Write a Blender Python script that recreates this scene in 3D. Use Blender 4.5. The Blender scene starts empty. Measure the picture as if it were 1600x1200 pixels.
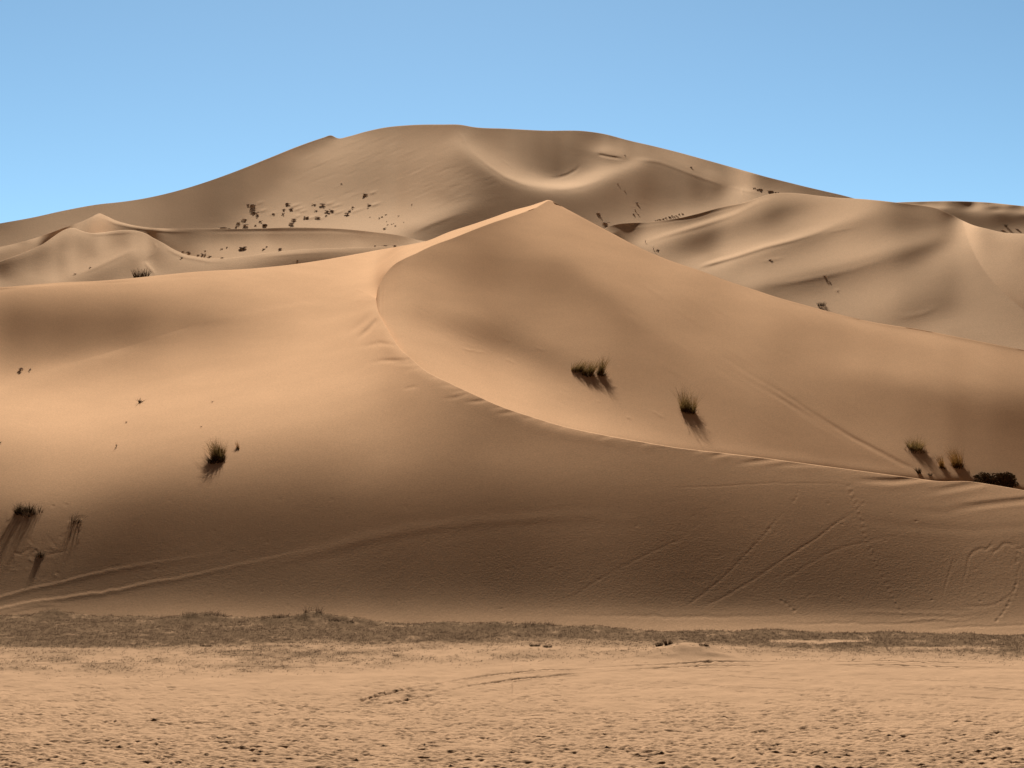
import bpy, bmesh, math, random
import numpy as np
from mathutils import Vector
# ---------------------------------------------------------------- terrain data (photo pixels, 1600 x 1200)
F=2311.0; VH=760.0; HC=6.0; UC=800.0       # focal length in px, horizon row, eye height, centre column
SUN_EL=math.radians(33.0); SUN_AZ=math.radians(-4.3)
LS=np.array([math.sin(SUN_AZ)*math.cos(SUN_EL), math.cos(SUN_AZ)*math.cos(SUN_EL), math.sin(SUN_EL)])
AMB=0.014
WHITE=dict(W=0.86,S=0.86,M=0.88,R=0.88,D=0.92,E=0.90)

def P3(s):
    """samples "x,y,G"; a line that starts with ~ is a chain, filled in every 9 px along its length"""
    out=[]
    for ln in s.strip().split('\n'):
        ln=ln.strip(); ch=ln.startswith('~')
        q=np.array([[float(v) for v in t.split(',')] for t in ln.lstrip('~ ').split()])
        if ch:
            L=np.r_[0,np.cumsum(np.hypot(np.diff(q[:,0]),np.diff(q[:,1])))]; n=max(2,int(L[-1]/9)+1); t=np.linspace(0,L[-1],n)
            q=np.stack([np.interp(t,L,q[:,k]) for k in range(3)],1)
        out.append(q)
    return np.concatenate(out)

PW=P3('''~ 0,507,78 60,507,77 120,505,82 160,503,90 200,501,99 250,499,113 300,498,126 350,499,140
~ 0,480,103 60,479,105 120,477,109 160,476,114 200,475,120 250,473,132 300,471,145
~ 0,538,96 60,542,100 120,545,110 160,547,120 200,549,130 250,549,143 300,546,154
~ -10,790,113 60,794,108 120,797,98 160,799,90 200,802,82 250,800,78 300,796,76
~ -10,830,79 60,834,77 120,838,74 200,840,69 300,842,65
0,453,160 0,466,128 0,480,102 0,500,80 0,520,80 0,540,98 0,560,122 0,580,142 0,600,160 0,620,174 0,655,180 0,690,160 0,720,146 0,745,135 0,775,124 0,790,112 0,815,84 0,850,74 0,880,70 0,905,72 0,922,76 0,940,88 0,955,112 0,966,130
100,443,165 100,458,138 100,475,105 100,500,78 100,522,82 100,545,106 100,570,136 100,600,162 100,630,178 100,660,179 100,690,164 100,720,148 100,745,138 100,770,128 100,790,108 100,815,84 100,850,70 100,885,66 100,912,70 100,938,88 100,955,118
200,436,170 200,452,150 200,475,118 200,500,100 200,525,104 200,550,130 200,580,156 200,610,174 200,640,178 200,670,172 200,700,160 200,730,140 200,755,120 200,780,96 200,810,76 200,850,65 200,885,66 200,925,82 200,945,104 200,960,130
300,427,175 300,445,164 300,470,145 300,497,127 300,520,134 300,545,154 300,580,172 300,620,178 300,660,172 300,690,156 300,720,136 300,750,110 300,780,86 300,815,69 300,850,64 300,890,68 300,925,80 300,948,105 300,964,130
400,420,178 400,450,166 400,500,151 400,530,160 400,570,174 400,620,176 400,660,168 400,695,140 400,730,116 400,765,92 400,800,74 400,840,66 400,880,70 400,920,74 400,948,100 400,966,132
500,407,180 500,450,172 500,500,171 500,560,177 500,610,174 500,650,164 500,690,136 500,725,116 500,760,95 500,795,73 500,835,66 500,880,72 500,920,72 500,950,98 500,970,134
560,395,183 560,440,178 560,480,178 560,520,172 560,560,172 570,600,166 560,650,150
584,440,180 584,470,174 590,500,165 600,530,164 610,560,158 600,600,156 620,610,142 640,640,132 600,680,140 600,720,122 600,760,96 600,800,71 600,840,67 600,900,66 600,935,80 600,960,115 600,976,138
640,580,152 670,605,138 700,640,120 700,680,110 700,715,104 700,760,84 700,795,68 700,840,63 700,910,64 700,945,88 700,962,116 700,978,138
740,640,112 760,660,103 800,666,104 800,684,100 800,708,110 800,740,96 800,770,78 800,792,68 800,830,66 800,880,61 800,925,66 800,950,95 800,966,122 800,980,138
900,680,102 900,705,98 900,725,102 900,755,86 900,780,72 900,830,66 900,900,61 900,935,72 900,955,100 900,970,128 900,982,140
1000,706,102 1000,725,92 1000,745,94 1000,780,75 1000,830,68 1000,900,62 1000,940,70 1000,958,98 1000,974,135 1000,986,142
1100,718,104 1100,735,96 1100,755,92 1100,790,74 1100,830,68 1100,900,62 1100,940,70 1100,955,92 1100,968,128 1100,978,140
1200,730,104 1200,750,92 1200,780,82 1200,830,70 1200,900,62 1200,940,68 1200,956,90 1200,970,126 1200,984,140
1300,737,108 1300,760,92 1300,790,80 1300,830,71 1300,900,62 1300,940,68 1300,956,90 1300,970,124 1300,986,140
1400,744,118 1400,766,98 1400,795,88 1400,830,76 1400,890,63 1400,935,68 1400,955,84 1400,972,118 1400,988,140
1500,757,118 1500,775,104 1500,800,97 1500,830,86 1500,860,74 1500,900,68 1500,935,76 1500,955,86 1500,972,104 1500,985,138
1600,775,118 1600,800,106 1600,828,94 1600,850,79 1600,900,73 1600,940,82 1600,960,90 1600,980,120 1600,992,142
620,404,186 660,382,190 700,366,190 740,352,190 790,333,192 830,322,192 858,314,190 606,418,184 650,391,190 680,378,190 720,362,190 760,346,191''')

PS=P3('''596,442,146 606,426,140 625,412,133 660,392,122 681,390,122 700,382,122 725,373,122 760,360,124 780,354,126 800,346,134 830,334,146 856,326,154
616,453,150 637,471,152 600,470,156 655,489,142 672,436,141 640,425,140 690,415,126 725,436,118 725,410,114 769,409,111 800,420,109 834,431,107 780,380,118 810,390,122 840,400,128 878,420,112 850,370,146 867,355,149 889,388,147 870,395,138 905,445,113
~ 862,395,130 890,420,113 920,450,112 960,482,116 1010,525,118 1060,572,115
~ 880,385,143 915,420,139 950,450,137 1000,490,134 1050,530,131 1100,566,127 1160,606,124
703,475,145 744,489,136 780,464,126 740,455,124 830,470,120 850,500,126 850,525,132 900,500,126 900,470,118 950,520,122 900,550,128 1000,545,119 1050,590,116 1000,600,120 1100,630,113 1200,680,107 1290,718,101
~ 700,505,132 744,521,117 770,528,109 797,537,104 833,551,105 868,568,112 904,598,124
~ 680,524,158 740,548,150 790,566,152 840,590,146 880,606,146
950,620,128
612,500,160 620,520,166 637,542,168 660,520,160 690,535,156 708,578,169 740,560,156 780,575,156 815,614,169 830,590,152 886,650,166 880,620,148 922,655,160 950,650,146 993,671,148 1040,680,138 1100,700,130 1150,705,122 1200,713,116 1250,722,110
930,400,150 900,345,150 960,380,150 940,440,140 985,478,137 1040,520,132 1095,560,128 1150,605,122 1000,430,142 1040,440,146 1040,470,136 1060,500,128
1080,430,150 1100,436,142 1100,470,134 1150,460,148 1200,475,150 1200,496,140 1195,537,130 1262,490,146 1262,510,130 1330,525,129 1340,505,148 1262,540,134 1397,538,133 1397,556,140 1330,571,138 1420,522,150 1500,540,150 1500,560,140 1500,585,145 1600,556,150 1600,575,146 1600,595,145
1200,570,124 1250,580,128 1300,580,128 1250,620,118 1350,598,114 1400,580,138 1450,595,130 1400,610,106 1450,620,93 1550,612,118 1600,618,118 1550,640,84 1590,655,80 1500,640,86 1600,690,88 1500,680,96 1550,690,88 1400,650,106 1350,640,112 1300,640,118 1350,680,119 1400,690,118 1450,720,112 1500,730,104 1550,745,98 1600,755,96 1350,725,106 1420,735,104''')

PD=P3('''-20,362,118 0,354,112 0,372,130 60,346,124 100,334,126 150,322,124 200,322,126 200,340,122 100,352,130 250,330,118 250,305,112 300,320,107 300,297,108 350,300,104 350,276,104 330,340,102 280,350,107 390,300,103 400,264,103 400,285,108 440,246,108 440,270,108 480,229,112 478,238,120 505,220,110 515,215,106 350,345,104 380,318,105 420,292,112 455,258,122
525,221,150 505,235,146 480,245,140 550,215,146 469,258,134 450,285,134 420,312,134 390,338,132 360,356,128 500,260,141 500,300,140 560,245,140 600,225,138 600,245,135 600,280,132 560,300,138 620,300,135 560,270,134 640,220,132 660,207,124 640,199,122 600,204,126 700,206,118 720,200,118 680,198,118 650,330,150 600,335,160 560,345,166 620,360,166 500,335,154 460,350,158 430,345,150 400,350,146 440,318,142 500,360,166 560,370,168 400,380,150 300,380,125
720,212,140 714,224,145 700,240,142 680,254,136 660,275,132 735,250,118 720,272,122 700,284,129 740,285,112 680,304,131 700,312,124 720,298,118 742,305,108 640,290,134 660,310,142 757,268,104 765,290,96
~ 650,351,160 675,340,154 700,330,146 725,319,130 742,312,112
~ 650,363,124 675,355,108 700,345,99 725,336,92 748,325,92
 690,372,100 740,350,88 620,385,150
770,310,92 770,330,88 800,310,93 800,340,88 830,330,90 850,312,95 880,330,93 900,318,95 950,318,99 880,350,98 920,350,110 962,342,120 944,300,103 925,305,103 980,320,104 860,380,100
~ 728,226,152 745,241,160 765,257,166 790,273,172 820,284.5,178 850,290,186 880,291,190 905,287,184 930,279,176 950,270,166 970,261,160 990,252,154 1010,247,146
~ 722,236,130 742,252,120 754,263,110 786,284,105 818,297,110 850,303,116 880,305,120 908,302,121 938,290,124 968,277,126 1000,264,122
~ 740,229,150 760,246,156 780,261,160 810,275,164 840,282,168 880,284,176 905,280,174 925,271,168 945,262,160
775,247,148 800,258,144 830,270,138 860,276,128 922,264,142 945,255,140 760,235,140 785,232,128 800,217,118 800,248,128 825,262,122 830,235,108 855,250,100 862,268,98 880,272,110 872,258,94 890,258,98 905,258,112 900,232,103 850,212,110 850,200,108 900,215,107 900,205,106 760,203,114 740,214,122 745,225,138 915,240,112 925,248,128 800,201,110
940,235,164 925,226,128 960,242,154 975,244,140 938,242,110 955,247,112 975,249,118 950,254,132 930,212,112 950,217,118 1000,230,128 1000,222,122 1050,238,124 1050,246,130 1100,252,122 1100,262,126 1150,266,118 1200,280,112 1200,292,116 1250,292,106 1300,305,98 1330,312,94 1100,272,134 1060,254,130 1130,282,138 1020,244,134 1160,285,126
~ 1000,244,132 1030,247,130 1060,255,130 1095,269,133 1130,283,138 1150,290,142
~ 1010,253,122 1030,257,110 1060,265,102 1095,280,99 1125,294,106
1050,285,97 1080,305,98 1050,305,95 1010,285,98 1000,305,97 1110,312,118 1145,295,148 1150,305,156 1130,315,150 1100,328,152 1060,334,144 1030,338,136 1000,345,132 970,352,130 1060,322,118 1000,328,112 1161,297,165 1168,300,150 1176,304,134 1190,306,146 1205,303,140 1250,310,110 1200,340,140 1300,330,110 1100,350,150 1000,365,140''')

PM=P3('''~ 157,336,165 180,346,166 205,351.5,167 235,355,166 262,357.5,150
~ 168,352,114 200,356,108 225,359,104 255,363,101 290,361,98 320,362,98 400,361,106 480,361,108
150,348,120 155,343,140 146,352,120 20,384,156 20,392,112 60,372,152 40,380,120 90,362,140 0,389,156 0,398,112
560,366,114 620,372,120 330,374,118 400,373,136 480,374,134 350,383,148 420,383,158 480,380,144 560,380,152 640,381,152 380,392,158 320,385,134 300,378,114 330,395,152 270,372,106''')
PL=P3('''~ 131,359.5,158 118,359,152 80,373,154 40,391,152 0,405,150
~ 138,365,156 160,367,152 180,364,144 215,364,138
~ 118,371,128 105,376,128 80,391,110 40,403,104 0,415,108
125,362,156 60,408,118 30,420,122 0,428,120 100,396,136 140,380,144 180,374,144 200,384,147 150,398,142 100,412,140 50,430,148 0,441,157 90,437,164 -30,416,145 -30,440,155
~ 212,385,156 180,400,159 150,414,160 120,427,164
~ 206,400,136 192,410,132 170,420,128 150,429,125 125,438,132
~ 234,376,152 235,386,152 226,394,150 216,402,148
~ 243,378,142 244,389,132 234,398,130 226,407,128
~ 228,411,156 236,420,154 243,428,152
216,412,132 205,422,130 190,428,128 222,424,130 255,398,132 262,410,138 280,414,142 300,418,142 246,415,138 262,388,152 290,401,160 330,407,158 350,415,139
~ 350,407,156 400,401,155 460,394,150 500,389,148 540,389,148 600,386,146 640,385,146
~ 400,411,130 430,409,112 460,404,104 500,400,106 540,396,118 600,391,134
472,411,86 450,412,98 520,404,96 300,428,138 350,425,132 420,420,104 200,440,135 100,445,150''')
PR=P3('''~ 962,360,104 990,357,108 1020,353,104 1050,346,98 1090,338,98 1130,327,98 1165,320,110
~ 985,368,130 1030,360,142 1080,348,150 1110,341,152 1150,329,152 1175,321,150
1010,370,152 1060,357,154 1600,540,118 1540,490,110 1600,520,108 1430,520,130 1395,322,132 1440,328,124
~ 1001,378,160 1036,365,160 1089,350,160 1145,332,160 1182,314,160 1220,305,152 1260,307,140
~ 1024,384,136 1055,372,132 1095,360,130 1145,344,128 1190,326,130 1230,314,136
~ 1022,392,122 1060,386,110 1100,373,107 1150,356,104 1200,336,107 1250,323,116 1300,317,134
~ 1062,400,132 1100,394,138 1150,380,145 1200,362,142 1250,342,140 1300,331,142 1345,318,152 1370,318,146
~ 1085,404,156 1120,396,158 1180,377,158 1240,360,156 1300,341,150 1340,328,150
~ 1090,413,162 1120,406,168 1150,397,171 1197,382,171 1234,373,171 1272,362,168 1309,348,158 1337,338,150 1360,326,146
~ 1150,411,142 1200,396,128 1250,379,120 1300,363,115 1350,347,119 1400,334,122 1440,338,118 1480,344,122
~ 1190,410,134 1250,392,128 1300,375,126 1350,360,124 1400,350,119 1450,350,118
~ 1150,428,148 1200,424,149 1250,413,148 1300,399,146 1350,386,146 1400,371,140 1450,364,140 1480,360,138
~ 1165,443,148 1200,438,146 1250,426,143 1300,413,146 1350,399,148 1400,386,142 1440,377,140 1475,370,138
~ 1185,452,114 1200,450,105 1244,443,104 1289,435,94 1337,424,91 1394,405,98 1431,393,106 1470,380,126
~ 1215,461,112 1250,458,113 1290,449,112 1340,438,110 1400,418,112 1440,402,118
~ 1250,468,126 1300,458,128 1350,448,124 1400,432,126 1450,411,136 1490,388,150 1504,372,156
1300,475,138 1350,468,138 1350,490,136 1400,460,132 1450,448,126 1480,430,125 1500,408,134 1508,395,138 1505,352,148 1490,356,140
~ 1524,418,118 1545,448,110 1580,485,106
1500,460,115 1480,482,112 1380,500,122 1440,488,104 1487,499,134 1460,510,128 1532,519,122 1566,526,114
~ 1395,503,102 1430,497,101 1465,478,106 1500,470,114''')
PQ=P3('''1512,354,146 1525,370,124 1530,395,132 1540,390,135 1560,420,140 1580,450,140 1600,470,142 1560,400,138 1600,425,128 1540,366,116 1570,380,108 1600,395,104 1524,355,155 1550,362,155 1580,368,158 1600,370,156 1545,420,138 1570,455,140 1600,488,142''')
PE=P3('''1400,330,90 1500,336,88 1590,345,91 1500,350,90 1550,354,98 1580,362,128 1600,362,130 1420,321,150 1445,322,160 1470,324,168 1520,328,166 1560,330,166 1600,332,166 1440,317,96 1480,320,94 1540,326,110 1480,316,92 1500,326,110 1525,324,158 1550,320,162 1575,319,160 1555,325,108 1580,324,104 1592,326,150 1600,323,160 1540,317,98 1470,329,94 1560,336,90 1600,338,90 1500,380,120 1600,380,135''')

def poly(s):
    return P3(s)
CV=dict(
 base=poly('-800,960 0,962 100,962 250,966 400,968 560,972 700,978 850,981 1000,986 1200,988 1400,990 1600,993 2400,998'),
 lo=poly('588,470 590,483 594,494 600,505 610,522 622,541 640,558 662,577 700,597 740,616 780,634 830,651 880,666 940,679 1000,690 1060,700 1120,707 1180,714 1240,722 1300,730 1360,738 1420,746 1470,752 1510,752 1560,759 1600,766 1700,786 2400,900'),
 hi=poly('588,466 590,452 594,442 600,431 608,421 618,412 632,404 650,396 668,387 685,380 705,373 740,359 775,346 800,338 820,331 838,324 850,317 858,313.2 868,319 880,325'),
 cb=poly('-800,470 0,449 50,445 100,441 150,439 200,435 250,430 300,425 400,419 450,414 500,407 540,400 600,389 640,382 668,376 700,363 740,350 775,338 800,329 830,321 845,316 858,312.5 868,317 885,326 900,334 930,350 960,366 990,382 1020,396 1050,408 1100,425 1140,440 1180,453 1220,466 1260,477 1300,488 1340,498 1380,506 1420,512 1460,519 1500,527 1550,537 1600,547 1700,566 2400,650'),
 ci=poly('-800,400 60,385 118,357 128,361 140,364 160,363.5 178,361 200,359.5 215,361 230,366 240,372 255,380 272,390 290,397.5 310,401.5 330,404 350,404 380,401 400,398 430,394 470,390 520,388 580,386 640,383.5 670,385 720,372 800,350 858,340 900,360 951,385 1000,412 1060,440'),
 cm=poly('-800,440 0,386 30,379 70,367 100,356 130,345 145,338 155,333.5 165,337 180,344 200,350 220,354 245,356.5 273,357.5 320,357.5 400,357 440,355.5 500,356 540,358 580,362 620,367 668,377 700,374 740,362 800,345 858,330 900,352 930,362 951,354 965,350.5 985,348.5 1010,347.5 1035,344.5 1060,341 1090,334 1130,323 1165,316 1185,309 1205,303 1235,301.5 1256,303 1276,305.5 1310,309 1330,310 1347,311 1370,313 1397,316 1420,318.5 1441,321 1465,326 1485,335 1505,345 1520,351.5 1545,358 1566,363 1600,365.5 1700,372 2400,420'),
 ct=poly('-800,440 -100,368 0,349 50,340 100,329 160,318.5 180,316.5 220,311 270,300 320,285 370,267 420,247 470,227 505,215 517,211.5 528,216 545,213 570,206 600,199.5 640,195.5 690,194.5 720,195 740,198.5 790,201 850,204 915,205 940,208.5 985,220 1020,228 1060,238 1100,249 1150,263 1200,277 1240,287 1260,292 1290,299 1320,306 1345,313 1400,328 1500,350 1600,372 1800,400 2400,440'),
 ce=poly('900,345 1200,335 1345,322 1390,317 1440,315 1500,314.5 1545,316.5 1580,320 1600,322 1700,330 2400,380'))
def cv(k,u):
    c=CV[k]; x,y=c[:,0],c[:,1]
    # monotone cubic (Fritsch-Carlson style) interpolation
    h=np.diff(x); d=np.diff(y)/h; m=np.zeros(len(x)); m[0]=d[0]; m[-1]=d[-1]
    for i in range(1,len(x)-1):
        m[i]=0 if False else (d[i-1]*h[i]+d[i]*h[i-1])/(h[i]+h[i-1])
        if abs(d[i-1]-d[i])>0.9: m[i]=0.5*(d[i-1]+d[i])*0.6
    u=np.clip(u,x[0],x[-1]); i=np.clip(np.searchsorted(x,u)-1,0,len(h)-1)
    s=(u-x[i])/h[i]; h0=h[i]
    return (2*s**3-3*s**2+1)*y[i]+(s**3-2*s**2+s)*h0*m[i]+(-2*s**3+3*s**2)*y[i+1]+(s**3-s**2)*h0*m[i+1]

class Field:
    def __init__(s,P,box,step=3.0,lam=0.5,ax=1.0,ay=1.6):
        """smooth field through scattered samples: biharmonic kernel r plus a linear trend"""
        s.x0,s.y0,x1,y1=box; s.st=step
        n=len(P); X=P[:,:2]*np.array([ax,ay]); 
        D=np.sqrt(((X[:,None]-X[None])**2).sum(-1)); A=np.zeros((n+3,n+3)); A[:n,:n]=-D+0*lam; A[:n,:n]+=lam*np.eye(n)
        Q=np.c_[np.ones(n),X/1000]; A[:n,n:]=Q; A[n:,:n]=Q.T
        b=np.zeros(n+3); b[:n]=P[:,2]
        c=np.linalg.solve(A,b)
        gx=np.arange(s.x0,x1+step,step); gy=np.arange(s.y0,y1+step,step)
        G=np.zeros((len(gy),len(gx)),dtype=np.float64)
        for j,yy in enumerate(gy):
            d=np.sqrt((gx[:,None]*ax-X[None,:,0])**2+(yy*ay-X[None,:,1])**2)
            G[j]=-d@c[:n]+c[n]+c[n+1]*gx*ax/1000+c[n+2]*yy*ay/1000
        s.G=np.clip(G,44,205)
    def refine(s,step):
        ny,nx=s.G.shape; x1=s.x0+(nx-1)*s.st; y1=s.y0+(ny-1)*s.st
        gx=np.arange(s.x0,x1,step); gy=np.arange(s.y0,y1,step)
        s.G=s(gx[None,:].repeat(len(gy),0),gy[:,None].repeat(len(gx),1)); s.st=step; s.B=s.G.copy()
    B=None
    def __call__(s,x,y,base=False):
        ny,nx=s.G.shape
        fx=np.clip((x-s.x0)/s.st,0,nx-1.001); fy=np.clip((y-s.y0)/s.st,0,ny-1.001)
        i=fx.astype(int); j=fy.astype(int); a=fx-i; b=fy-j; G=s.B if base and s.B is not None else s.G
        return (G[j,i]*(1-a)+G[j,i+1]*a)*(1-b)+(G[j+1,i]*(1-a)+G[j+1,i+1]*a)*b
    def line(s,pts,w,amp,off=0.0,fade=(0.1,0.1),wob=0.0,dots=None,seed=0,wr=1.0):
        """add a ridge/groove pair along a polyline: +amp on the line, -amp just above it (zero mean)"""
        pts=np.array(pts,float); r=np.random.RandomState(seed)
        # resample
        seg=np.sqrt((np.diff(pts,axis=0)**2).sum(1)); L=np.r_[0,np.cumsum(seg)]
        n=max(10,int(L[-1]/1.0)); q=np.linspace(0,L[-1],n)
        px=np.interp(q,L,pts[:,0]); py=np.interp(q,L,pts[:,1])
        if wob: 
            k=np.convolve(r.randn(n),np.ones(9)/9,'same')*wob*3; py=py+k
        a=np.ones(n); f0,f1=fade; tt=q/L[-1]
        if f0: a*=np.clip(tt/f0,0,1)
        if f1: a*=np.clip((1-tt)/f1,0,1)
        if dots: a*=(np.sin(2*np.pi*q/dots+0.8*np.sin(q*0.13))>0.1)*(0.6+0.8*r.rand(n))
        R=int(4*w*max(1,wr)*.75+w+abs(off)+3)
        ny,nx=s.G.shape; acc=np.zeros_like(s.G); 
        for x,y,aa in zip(px,py,a):
            if aa<=0.01: continue
            i=int((x-s.x0)/s.st); j=int((y-s.y0)/s.st); k=int(R/s.st)
            i0,i1,j0,j1=max(0,i-k),min(nx,i+k+1),max(0,j-k),min(ny,j+k+1)
            if i0>=i1 or j0>=j1: continue
            X=s.x0+np.arange(i0,i1)*s.st-x; Y=s.y0+np.arange(j0,j1)*s.st-y
            e0=np.exp(-(Y[:,None]/w)**2); e1=np.exp(-((Y[:,None]+off)/(w*wr))**2); g=np.exp(-(X[None]**2)/(w*w))*(e0-e1*(e0.sum()/max(e1.sum(),1e-6)))*aa
            acc[j0:j1,i0:i1]+=g
        s.G=s.G+acc*(amp*1.25/(w*math.sqrt(math.pi)))

FW=Field(PW,(-60,300,1660,1010)); FS=Field(PS,(580,300,1660,800)); FD=Field(PD,(-60,180,1480,400),2.0,0.2)
FM=Field(PM,(-60,330,760,440),2.0,0.2); FL=Field(PL,(-60,320,760,460),2.0,0.2); FR=Field(PR,(930,290,1660,570),2.0,0.2)
FQ=Field(PQ,(1480,330,1660,570),2.0,0.2); FE=Field(PE,(1300,300,1660,400),1.0,0.1,1.0,3.0)
# ---------------------------------------------------------------- fine relief of the sand: crest combs, trails, slips, wheel marks
RND=np.random.RandomState(7)
def PT(s): return [tuple(float(v) for v in q.split(',')) for q in s.split()]
FW.refine(1.0); FS.refine(1.0); FD.refine(1.0); FR.refine(1.5)
def W(s,w,amp,off=0.0,**k): FW.line(PT(s),w,amp,off,**k)
def S(s,w,amp,off=0.0,**k): FS.line(PT(s),w,amp,off,**k)
FM.refine(1.0); FL.refine(1.0); FQ.refine(1.5)
def WC(s,w,amp,off=0.0,**k): FW.line(PT(s),w,amp*1.35,off,**k)
# combs along the near crest (bright foot, dark groove above it)
W('560,541 594,534 621,538',3.0,-14,-4,fade=(.5,.1)); W('556,529 576,512 592,494',3.5,-20,-6,fade=(.4,.15)); W('530,534 560,512 588,487',4.0,8,6,fade=(.5,.2))
W('575,570 597,566 630,566 650,563',2.6,20,5,fade=(.5,.15)); W('612,571 640,570 658,568',2.2,16,4,fade=(.4,.2)); W('628,582 650,577 668,576',2.0,10,4,fade=(.4,.2))
WC('630,610 645,606 654,605',1.8,14,3,fade=(.3,.3)); WC('665,592 685,590 700,590',2.0,14,4,fade=(.4,.3)); WC('680,605 700,603 715,606',2.0,9,4,fade=(.4,.3))
WC('690,626 712,623 728,618 738,615',2.2,14,4,fade=(.4,.2)); WC('725,631 750,629 765,626 779,624',2.2,26,4.5,fade=(.35,.15)); WC('700,615 725,612 742,611',2.2,12,4,fade=(.4,.3))
WC('765,640 790,637 806,634',2.2,16,4,fade=(.4,.2)); WC('772,650 800,646 828,643',2.4,22,5,fade=(.4,.15)); WC('815,657 838,653 862,650',2.2,24,5,fade=(.4,.15))
WC('840,664 858,660 874,656',2.2,20,5,fade=(.4,.15)); WC('868,671 890,667 914,664',2.3,26,5,fade=(.4,.15)); WC('908,679 925,675 944,672',2.2,20,5,fade=(.4,.15))
WC('930,688 955,683 980,678',2.4,26,5,fade=(.4,.15)); WC('972,690 990,686 1008,684',2.2,18,4,fade=(.4,.2)); WC('995,697 1025,692 1052,690',2.4,28,5,fade=(.35,.15))
WC('1046,699 1066,696 1088,697',2.3,26,4,fade=(.35,.2)); WC('1080,709 1104,704 1126,702',2.4,26,5,fade=(.4,.15)); WC('1105,717 1132,711 1165,707',2.6,30,5,fade=(.4,.15))
WC('1148,728 1190,723 1233,718',2.8,24,6,fade=(.4,.1)); WC('1190,734 1230,729 1290,728 1312,726',3,14,6,fade=(.4,.2)); WC('1225,716 1300,726 1360,734 1420,742',1.6,18,0.01,fade=(.2,.2))
WC('1330,754 1397,756 1450,750 1476,748',3.2,30,8,fade=(.35,.1)); WC('1440,775 1490,767 1545,757',3.4,18,9,fade=(.4,.1)); WC('1480,800 1550,792 1605,786',3.6,24,9,fade=(.4,.0)); WC('1500,754 1550,758 1602,766',1.8,14,0.01,fade=(.2,0))
WC('1400,800 1470,806 1560,800 1605,796',5,6,9,fade=(.4,0)); WC('1300,812 1420,828 1520,834 1605,828',7,7,10,fade=(.4,0))
# wind ledges at the left foot
W('-10,934 0,931 60,916 130,899 190,886 280,872 370,860',2.0,44,-3,fade=(0,.75),wob=.5,wr=3); W('-10,951 0,949 70,936 140,926 160,925 230,910 300,898 380,880 450,865 540,846',2.0,52,-3,fade=(0,.75),wob=.6,wr=3)
W('330,895 400,880 480,862 560,838 650,820 750,809 900,800 1050,806',7,8,-12,fade=(.3,.3)); W('0,958 60,948 120,944',3,-16,3,fade=(0,.4),wob=1)
W('840,966 960,964 1060,967 1180,966 1290,962',2.0,13,5,fade=(.4,.4),wob=.8); W('1150,978 1300,976 1400,978 1480,972 1540,968',2.0,13,4,fade=(.4,.4),wob=.9); W('1300,960 1400,958 1500,962 1560,955',2.2,-12,4,fade=(.3,.3),wob=.8)
W('1395,972 1450,970 1500,969 1540,962',1.8,-18,3,fade=(.2,.3),wob=1.0); W('1450,985 1520,981 1600,978',1.8,16,3,fade=(.3,.0),wob=.6)
def WT(s,w,amp,off=0.0,**k): FW.line(PT(s),w*.9,amp*(1.3 if k.get('dots') else 1.0),off,**k)
# walked and dragged trails
WT('885,940 925,914 960,893 1010,868 1060,845 1112,806',1.4,16,2.6,wr=1.8,fade=(.1,.4),wob=.3)
WT('1075,946 1105,925 1130,905 1150,884',1.6,20,3.2,wr=1.6,fade=(.1,0),wob=.4); WT('1150,884 1168,865 1185,847 1200,830 1212,815 1230,798',1.7,26,3,fade=(0,.3),dots=7.5,seed=1)
WT('1095,951 1130,935 1165,915 1200,892 1232,870',1.6,15,3,wr=1.6,fade=(.1,0),dots=6,seed=2); WT('1095,951 1130,935 1165,915 1200,892 1232,870 1258,854 1280,840 1305,820 1342,797',1.5,13,2.8,wr=1.6,fade=(.1,.4),wob=.5); WT('1232,870 1258,854 1280,840 1305,820 1325,808 1342,797',1.7,24,3,fade=(0,.3),dots=8,seed=3)
WT('1216,918 1222,908 1245,895 1270,880 1295,865 1315,857 1350,849 1400,838 1432,828',1.5,15,2.8,wr=1.6,fade=(.05,.4),wob=.4)
WT('1320,752 1332,780 1345,810 1350,840 1360,865 1375,895 1385,915 1400,945 1418,975',1.8,22,3,fade=(.05,.1),dots=9.5,seed=4); WT('1324,752 1336,780 1348,810 1354,840 1364,865 1379,895 1389,915 1404,945',1.6,15,2.6,fade=(.05,.1),dots=8.5,seed=14)
WT('1030,764 1100,762 1160,758 1210,756 1310,757 1370,760',1.2,13,2.2,fade=(.2,.3),wob=.4); WT('1205,934 1230,945 1246,960',1.8,30,3,fade=(.2,.1),dots=8,seed=5)
WT('1592,850 1590,866 1588,880',1.8,26,3,fade=(.1,.1),dots=8,seed=6); WT('1590,905 1585,925 1576,945 1565,962 1552,978',1.9,30,3,fade=(.1,.1),dots=9,seed=8); WT('1262,895 1256,918 1250,940',1.2,8,2,fade=(.2,.3)); WT('1302,900 1300,930 1318,950',1.4,8,2,fade=(.2,.3))
WT('1248,760 1245,778 1236,790',1.7,22,3,fade=(.1,.2),dots=6,seed=9); WT('1345,790 1352,786',1.6,20,2.6,fade=(0,0),dots=5)
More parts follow.
